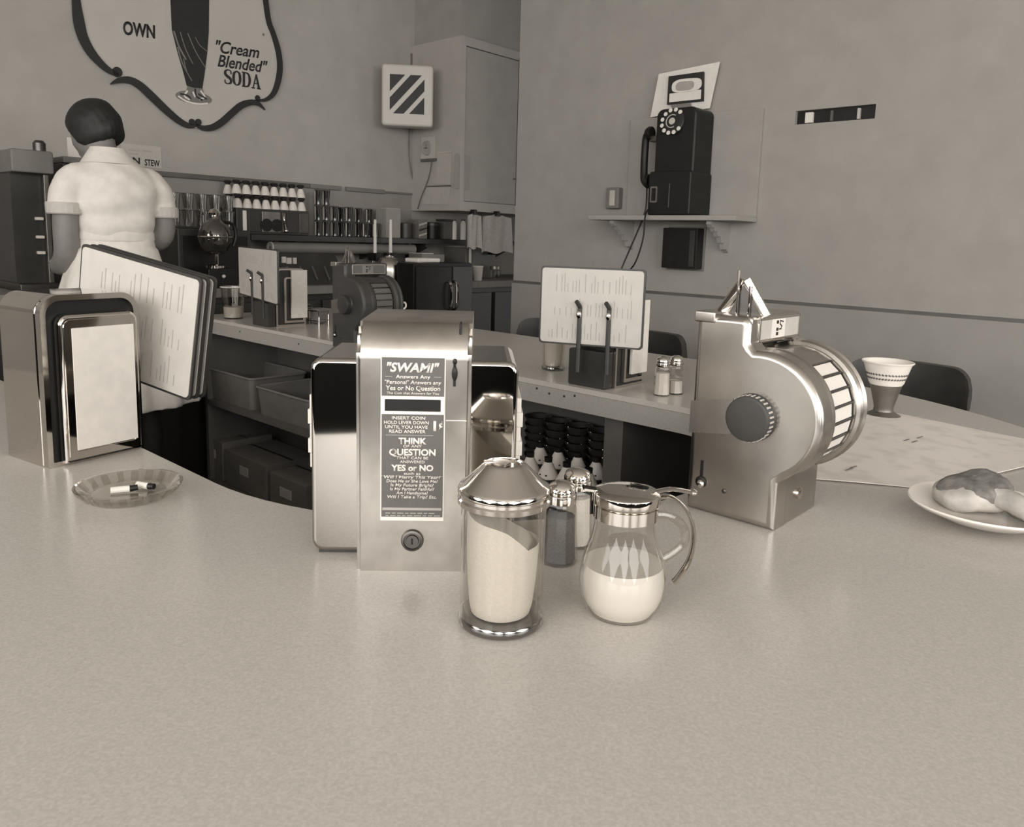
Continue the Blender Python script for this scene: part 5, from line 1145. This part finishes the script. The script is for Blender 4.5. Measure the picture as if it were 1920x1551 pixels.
q_ = WL(143, 281, 3.46); t_ = tag(finish('price_card', (lambda q: (box2(q, -.032, .032, -.003, .003, 0, .075, .0005), q)[1])(bm_()), M_PAPER), 'small white card standing on the dark cabinet', 'card'); t_.location = wallL(q_[0], BZ + zt - .004, 3.46); t_.rotation_euler = (0, 0, AZ)
# hand-lettered notice behind the waitress
A = WL(226, 268); C_ = WL(303, 316); t_ = thing('lettered_notice', 'pale hand-lettered notice on the wall behind the waitress', 'notice', wallL(A[0], C_[1]), ROT_L)
b = bm_(); box2(b, 0, C_[0] - A[0], -.003, -.0005, 0, A[1] - C_[1]); finish('sheet', b, mat('notice_paper', 186, .8, var=3, scale=20), t_)
hx = lambda x, y: (WL(x, y)[0] - A[0], WL(x, y)[1] - C_[1])
a_ = hx(271, 310); c_ = hx(299, 312); text('lettering', 'STEW', a_[0], a_[1], .028, M_INK, t_, width=c_[0] - a_[0], align='LEFT', y=-.003, depth=.001, bold=.02)
a_ = hx(244, 306); c_ = hx(262, 308); text('lettering', 'IN', a_[0], a_[1], .028, M_INK, t_, width=c_[0] - a_[0], align='LEFT', y=-.003, depth=.001, bold=.02)
b = bm_()
for (xa, ya, xb) in ((240, 280, 262), (242, 287, 258), (266, 282, 284), (240, 294, 264)): a_ = hx(xa, ya); c_ = hx(xb, ya + 2); box2(b, a_[0], c_[0], -.0038, -.0028, a_[1] - .004, a_[1])
finish('faint_lines', b, M_FAINT, t_, smooth=False)

# ================================================================== things on the shelves under the far leg
def under(nm, label, cat, x0, x1, ztop, zbase, n0, dep, parts, group=None):
    ua = WR(x0, 800, n0)[0]; ub = WR(x1, 800, n0)[0]; t = thing(nm, label, cat, wallR((ua + ub) / 2, zbase, n0), ROT_R, group); return t, (ub - ua) / 2
NI = CC[1] + RI
for (x0, x1, zt_, zb_, lb_, lab) in ((386, 418, .42, .2605, 'dark carton with a pale label on the low shelf at the counter end', .3), (420, 500, .40, .2605, 'dark carton with a small label in the middle of the low shelf', .25), (503, 574, .385, .2605, 'dark carton with a small label on the low shelf beside the lettered machine', .4)):
    ua = -WR(x0, 850, NI + .05)[0]; ub = -WR(x1, 850, NI + .05)[0]; hw = abs(ua - ub) / 2 - .006
    t_ = thing('carton', lb_, 'box', W((ua + ub) / 2, NI + .05, zb_), ROT_R, 'dark cartons on the low counter shelf'); b = bm_(); box2(b, -hw, hw, 0, .22, 0, zt_ - zb_, .003); finish('body', b, M_CARD, t_)
    b = bm_(); box2(b, -hw * lab, hw * lab * .6, -.0015, .001, zt_ - zb_ - .075, zt_ - zb_ - .04); finish('label', b, M_LTGREY, t_)
    b = bm_(); box2(b, -hw, hw, .105, .115, zt_ - zb_, zt_ - zb_ + .0015); finish('tape', b, M_DARK, t_)
for (x0, x1, zt_, lb_) in ((382, 470, .71, 'long dark bus tray on the middle shelf at the counter end'), (475, 580, .69, 'dark bus tray on the middle shelf behind the lettered machine')):
    ua = -WR(x0, 730, NI + .04)[0]; ub = -WR(x1, 730, NI + .04)[0]; hw = abs(ua - ub) / 2 - .008; h = zt_ - .5905
    t_ = thing('bus_tray', lb_, 'tray', W((ua + ub) / 2, NI + .045, .5905), ROT_R, 'bus trays under the counter'); b = bm_(); o_ = rrect(-hw, hw, 0, .24, .02, 4); i_ = rrect(-hw + .006, hw - .006, .006, .234, .016, 4)
    for pts_, zz0, zz1 in ((o_, 0, h),):
        vo0 = [b.verts.new((x * .94, .12 + (y - .12) * .94, 0)) for x, y in o_]; vo1 = [b.verts.new((x, y, h)) for x, y in o_]; vi1 = [b.verts.new((x, y, h)) for x, y in i_]; vi0 = [b.verts.new((x * .94, .12 + (y - .12) * .94, .006)) for x, y in i_]; n_ = len(o_)
        for p_, q_ in ((vo0, vo1), (vo1, vi1), (vi1, vi0)):
            for k in range(n_): b.faces.new([p_[k], p_[(k + 1) % n_], q_[(k + 1) % n_], q_[k]])
        b.faces.new(vo0); b.faces.new(vi0)
    finish('tub', b, mat('tray_plastic', 112, .5, var=5, scale=20), t_)
    b = bm_(); tube(b, [(x * 1.01, .12 + (y - .12) * 1.01, h) for x, y in o_], .005, 6, closed=True); finish('rim', b, M_CARD, t_)
# jars with white shouldered labels, front row and back row, plus stacked dark dishes
gJ = 'dark jars with white shoulder labels under the counter'
proto = None
for row, cs in enumerate((((994, .0), (1028, .0), (1063, .0), (1104, .0), (1145, .0)), ((1012, 0), (1046, 0), (1083, 0), (1118, 0), (1150, 0)))):
    for k, (x, _) in enumerate(cs):
        n0 = NI + (.075 if row == 0 else .165); u = WR(x, 870, n0)[0]
        loc = W(-u, n0, .5905); lb_ = 'dark jar with a white shoulder label, %s row, %s from the shelf divider' % ('front' if row == 0 else 'rear', ORD[4 - k])
        if proto is None:
            proto = thing('condiment_jar', lb_, 'jar', loc, -20, gJ)
            b = bm_(); lathe(b, [(0, 0), (.025, 0), (.027, .004), (.027, .070), (.0, .070)], seg=20); finish('jar', b, M_DARK, proto)
            b = bm_(); lathe(b, [(.0272, .050), (.0278, .050), (.0278, .058), (.0272, .058)], seg=20); finish('lower_band', b, M_GREY, proto)
            b = bm_(); lathe(b, [(0, .070), (.027, .070), (.0275, .074), (.010, .110), (.0, .110)], seg=20); finish('shoulder_label', b, M_PALE, proto)
            b = bm_(); lathe(b, [(0, .110), (.010, .110), (.0105, .122), (0, .123)], seg=16); finish('cap', b, M_BLACK, proto)
            b = bm_(); box(b, (0, -.0225, .080), (.022, .002, .004), 0, 1, Eu(-25, 0, 0)); finish('printed_word', b, M_INK, proto, smooth=False)
        else: dup(proto, loc, -20 + random.uniform(-15, 15), lb_)
gB = 'dark bowls stacked at the back of the counter shelf'
proto = None
for c_, (x, n_) in enumerate(((1008, 7), (1045, 7), (1085, 7), (1128, 7), (1160, 6))):
    n0 = NI + .265; u = WR(x, 800, n0)[0]
    for j in range(n_):
        loc = W(-u, n0, .5905 + .022 * j); lb_ = 'dark bowl, %s up in its stack, %s stack from the shelf divider' % (ORD[j], ORD[4 - c_])
        if proto is None:
            proto = thing('bowl', lb_, 'bowl', loc, 0, gB); b = bm_(); lathe(b, [(0, 0), (.020, 0), (.026, .008), (.039, .032), (.037, .032), (.024, .01), (0, .004)], seg=20); finish('bowl', b, M_DARK, proto)
            b = bm_(); tube(b, [(.038 * math.cos(2 * math.pi * q / 20), .038 * math.sin(2 * math.pi * q / 20), .032) for q in range(20)], .0016, 5, closed=True); finish('rim', b, M_CHROME, proto)
        else: dup(proto, loc, 0, lb_)
# ================================================================== the waitress
PF = .13
pu = 1.085; PT = 2.91
dk = thing('duckboard', 'low wooden duckboard the waitress stands on', 'duckboard', W(PT, 1.0, 0), ROT_L)
for k in range(6):
    b = bm_(); box2(b, -.33, .33, -.35 + .115 * k, -.35 + .115 * k + .095, .09, PF, .003); finish('slat', b, M_DARKWOOD, dk)
for x in (-.3, 0, .3):
    b = bm_(); box2(b, x - .025, x + .025, -.35, .32, 0, .09, .002); finish('bearer', b, M_DARKWOOD, dk)
b = bm_()
def limb(pts, rs, seg=14): tube(b, smooth_pts([tuple(p_) for p_ in pts], 4), [q[0] for q in smooth_pts([(r_,) for r_ in rs], 4)], seg)
# local: +y is where she faces, x to the viewer's right
for s in (-1, 1):
    limb([(.075 * s, .0, .90), (.085 * s, .005, .70), (.08 * s, .01, .48), (.08 * s, -.012, .32), (.078 * s, -.005, .12), (.078 * s, .0, .05)], [.085, .08, .056, .052, .036, .034])
    limb([(.078 * s, -.03, .042), (.08 * s, .06, .038), (.085 * s, .15, .030)], [.03, .032, .022])
for z_, rx, ry in (): pass
torso = [(.84, .15, .10, 0), (.95, .155, .105, 0), (1.05, .125, .09, 0), (1.12, .115, .085, .0), (1.20, .115, .085, .0), (1.26, .125, .085, -.004), (1.305, .125, .075, -.006), (1.335, .09, .062, 0), (1.36, .058, .052, .01), (1.39, .046, .048, .02)]
loft(b, [ell((0, y_, z_), rx, ry, 24) for z_, rx, ry, y_ in torso])
limb([(-.005, .015, 1.34), (-.012, .03, 1.38), (-.022, .05, 1.42)], [.05, .046, .046])
# head bowed forward and turned to her left
HC = Vector((-.028, .062, 1.452))
hm = Matrix.Translation(HC) @ Matrix.Rotation(R(28), 4, 'Z') @ Matrix.Rotation(R(-22), 4, 'X')
def headpt(x, y, z): return hm @ Vector((x, y, z))
b2 = bmesh.new(); bmesh.ops.create_uvsphere(b2, u_segments=24, v_segments=16, radius=1)
for v in b2.verts:
    x, y, z = v.co; jaw = 1 - .28 * max(0, -z) ; v.co = Vector((x * .068 * jaw, y * .084 * (1 - .12 * max(0, -z)) + (.012 if z < 0 else 0), z * .104))
_merge(b, b2, hm)
def blob(c, r_, s=(1, 1, 1)):
    q = bmesh.new(); bmesh.ops.create_uvsphere(q, u_segments=12, v_segments=8, radius=r_)
    for v in q.verts: v.co = Vector((v.co.x * s[0], v.co.y * s[1], v.co.z * s[2])) + Vector(c)
    _merge(b, q, hm)
blob((0, .090, -.012), .014, (.8, 1.1, 1.6)); blob((0, .080, -.054), .016, (1.5, .6, .5)); blob((0, .070, -.085), .022, (1.1, .8, .8))
blob((-.064, .0, -.010), .016, (.45, .8, 1.3)); blob((.068, .0, -.005), .022, (.45, .8, 1.3))
# arms: upper arms down, forearms forward over the work
AR = {-1: [(-.125, -.005, 1.285), (-.158, -.012, 1.17), (-.162, -.008, 1.03), (-.150, .09, .985), (-.11, .205, .99)], 1: [(.125, -.005, 1.285), (.160, -.012, 1.20), (.166, -.005, 1.095), (.14, .09, 1.065), (.085, .21, 1.075)]}
for s in (-1, 1):
    limb(AR[s], [.046, .041, .038, .035, .025])
    w_ = Vector(AR[s][-1]); d_ = (w_ - Vector(AR[s][-2])).normalized(); sdv = Vector((0, 0, 1)).cross(d_).normalized()
    limb([w_ - d_ * .01, w_ + d_ * .03, w_ + d_ * .065], [.024, .030, .026], 10)
    for f_ in range(4):
        o_ = w_ + d_ * .06 + sdv * (.021 - .014 * f_); l_ = [.052, .06, .056, .045][f_]
        tube(b, [o_ - d_ * .01, o_ + d_ * l_ * .45 + Vector((0, 0, .003)), o_ + d_ * l_ * .8 + Vector((0, 0, -.012)), o_ + d_ * l_ * .95 + Vector((0, 0, -.028))], [.009, .0088, .008, .0065], 8)
    o_ = w_ + d_ * .02 - sdv * .02 * s; tube(b, [o_, o_ + d_ * .025 - sdv * .018 * s, o_ + d_ * .048 - sdv * .022 * s + Vector((0, 0, -.008))], [.011, .0095, .008], 8)
pe = finish('person', b, M_SKIN); remesh(pe, .0085, 3)
pe.data.materials.clear(); pe.data.materials.append(M_SKIN); pe.data.materials.append(M_LEG_SHADE)
pe.data.polygons.foreach_set('material_index', [1 if f_.center.z < .8 and abs(f_.center.y) < .3 else 0 for f_ in pe.data.polygons])
pe.location = W(PT, pu, PF); pe.rotation_euler = (0, 0, R(ROT_L))
tag(pe, 'waitress in a white short-sleeved uniform seen from behind, head bowed', 'person')
# uniform
b = bm_()
dress = [(.49, .262, .215, 0), (.60, .250, .20, 0), (.75, .222, .175, 0), (.88, .188, .14, 0), (.98, .160, .122, 0), (1.06, .135, .106, 0), (1.095, .118, .098, .0), (1.12, .122, .100, -.002), (1.19, .132, .106, -.008), (1.245, .140, .106, -.012), (1.285, .138, .096, -.012), (1.320, .112, .080, -.006), (1.350, .080, .066, .006), (1.375, .062, .058, .016), (1.388, .058, .055, .02)]
loft(b, [ell((0, y_, z_), rx, ry, 28, .9) for z_, rx, ry, y_ in dress])
for s in (-1, 1):
    limb([(.085 * s, -.008, 1.290), (.122 * s, -.010, 1.278), (.150 * s, -.012, 1.235), (.161 * s, -.012, 1.182)], [.050, .054, .055, .052])
dr = finish('uniform_dress', b, M_CLOTH, pe); remesh(dr, .010, 3)
# soft folds in the cloth
for v in dr.data.vertices:
    z_ = v.co.z
    a_ = math.atan2(v.co.y, v.co.x)
    if z_ < 1.05: k_ = min(1, (1.05 - z_) / .3); f_ = 1 + .05 * k_ * math.sin(a_ * 11 + z_ * 2); v.co.x *= f_; v.co.y *= f_
    else:
        v.co.y -= .004 * math.sin(v.co.x * 48 + z_ * 33) * math.sin(z_ * 47 + v.co.x * 9) + .003 * math.sin(v.co.x * 19 - z_ * 71)
        if z_ < 1.16: v.co.x *= 1 + .035 * math.sin((1.16 - z_) * 40) ; v.co.y -= .006 * math.sin((1.16 - z_) * 40)
b = bm_()
lathe(b, [(.1, 0)], seg=3) if False else None
loft(b, [ell((0, 0, z_), rx, ry, 28, .9) for z_, rx, ry in ((1.075, .126, .102), (1.082, .129, .104), (1.104, .1265, .104), (1.11, .122, .1015))]); finish('apron_waistband', b, M_CLOTH, pe)
for s in (-1, 1):
    b = bm_(); c0 = Vector((.1615 * s, -.012, 1.180)); n_ = 40
    ring = lambda z_, r_: [c0 + Vector(((r_ + .0022 * (q % 2)) * math.cos(2 * math.pi * q / n_), (r_ + .0022 * (q % 2)) * math.sin(2 * math.pi * q / n_), z_)) for q in range(n_)]
    loft(b, [ring(.020, .052), ring(.016, .0545), ring(-.016, .053), ring(-.020, .049)]); finish('sleeve_cuff', b, mat('ribbed_cuff', 196, .9, var=5, scale=60), pe)
b = bm_(); loft(b, [ell((-.004, y_, z_), rx, ry, 28) for z_, rx, ry, y_ in ((1.340, .090, .076, .004), (1.338, .094, .080, .004), (1.352, .084, .072, .010), (1.386, .060, .058, .020), (1.394, .057, .055, .022), (1.386, .054, .052, .022))], cap=False); finish('collar', b, M_CLOTH, pe, 70)
# hair: short dark bob, full at the nape
b = bm_(); b2 = bmesh.new(); bmesh.ops.create_uvsphere(b2, u_segments=32, v_segments=20, radius=1)
for v in b2.verts:
    x, y, z = v.co; bell = 1 + .10 * max(0, -z)
    yy = min(y, .62 - .55 * max(0, -z)); v.co = Vector((x * .080 * bell, yy * .098 * bell - .004, max(z, -.66) * .100 + .012 + .004 * math.sin(7 * x + 1) * (1 if z < 0 else .3)))
_merge(b, b2, hm)
hr = finish('hair', b, M_HAIR, pe, 80); remesh(hr, .007, 4)
for v in hr.data.vertices: v.co += v.normal * (.0008 * math.sin(v.co.x * 310 + v.co.y * 190 + v.co.z * 60) + .0015 * math.sin(v.co.x * 60 - v.co.z * 80))
for s in (-1, 1):
    b = bm_(); pts_ = smooth_pts([(.078 * s, -.05, .03), (.08 * s, .04, .03), (.085 * s, .17, .024)], 4); tube(b, pts_, [.038, .039, .040, .041, .042, .040, .038, .034, .028], 14, flat=.9)
    for v in b.verts: v.co.z = max(v.co.z, .0)
    finish('shoe', b, M_WHITE, pe, 60)
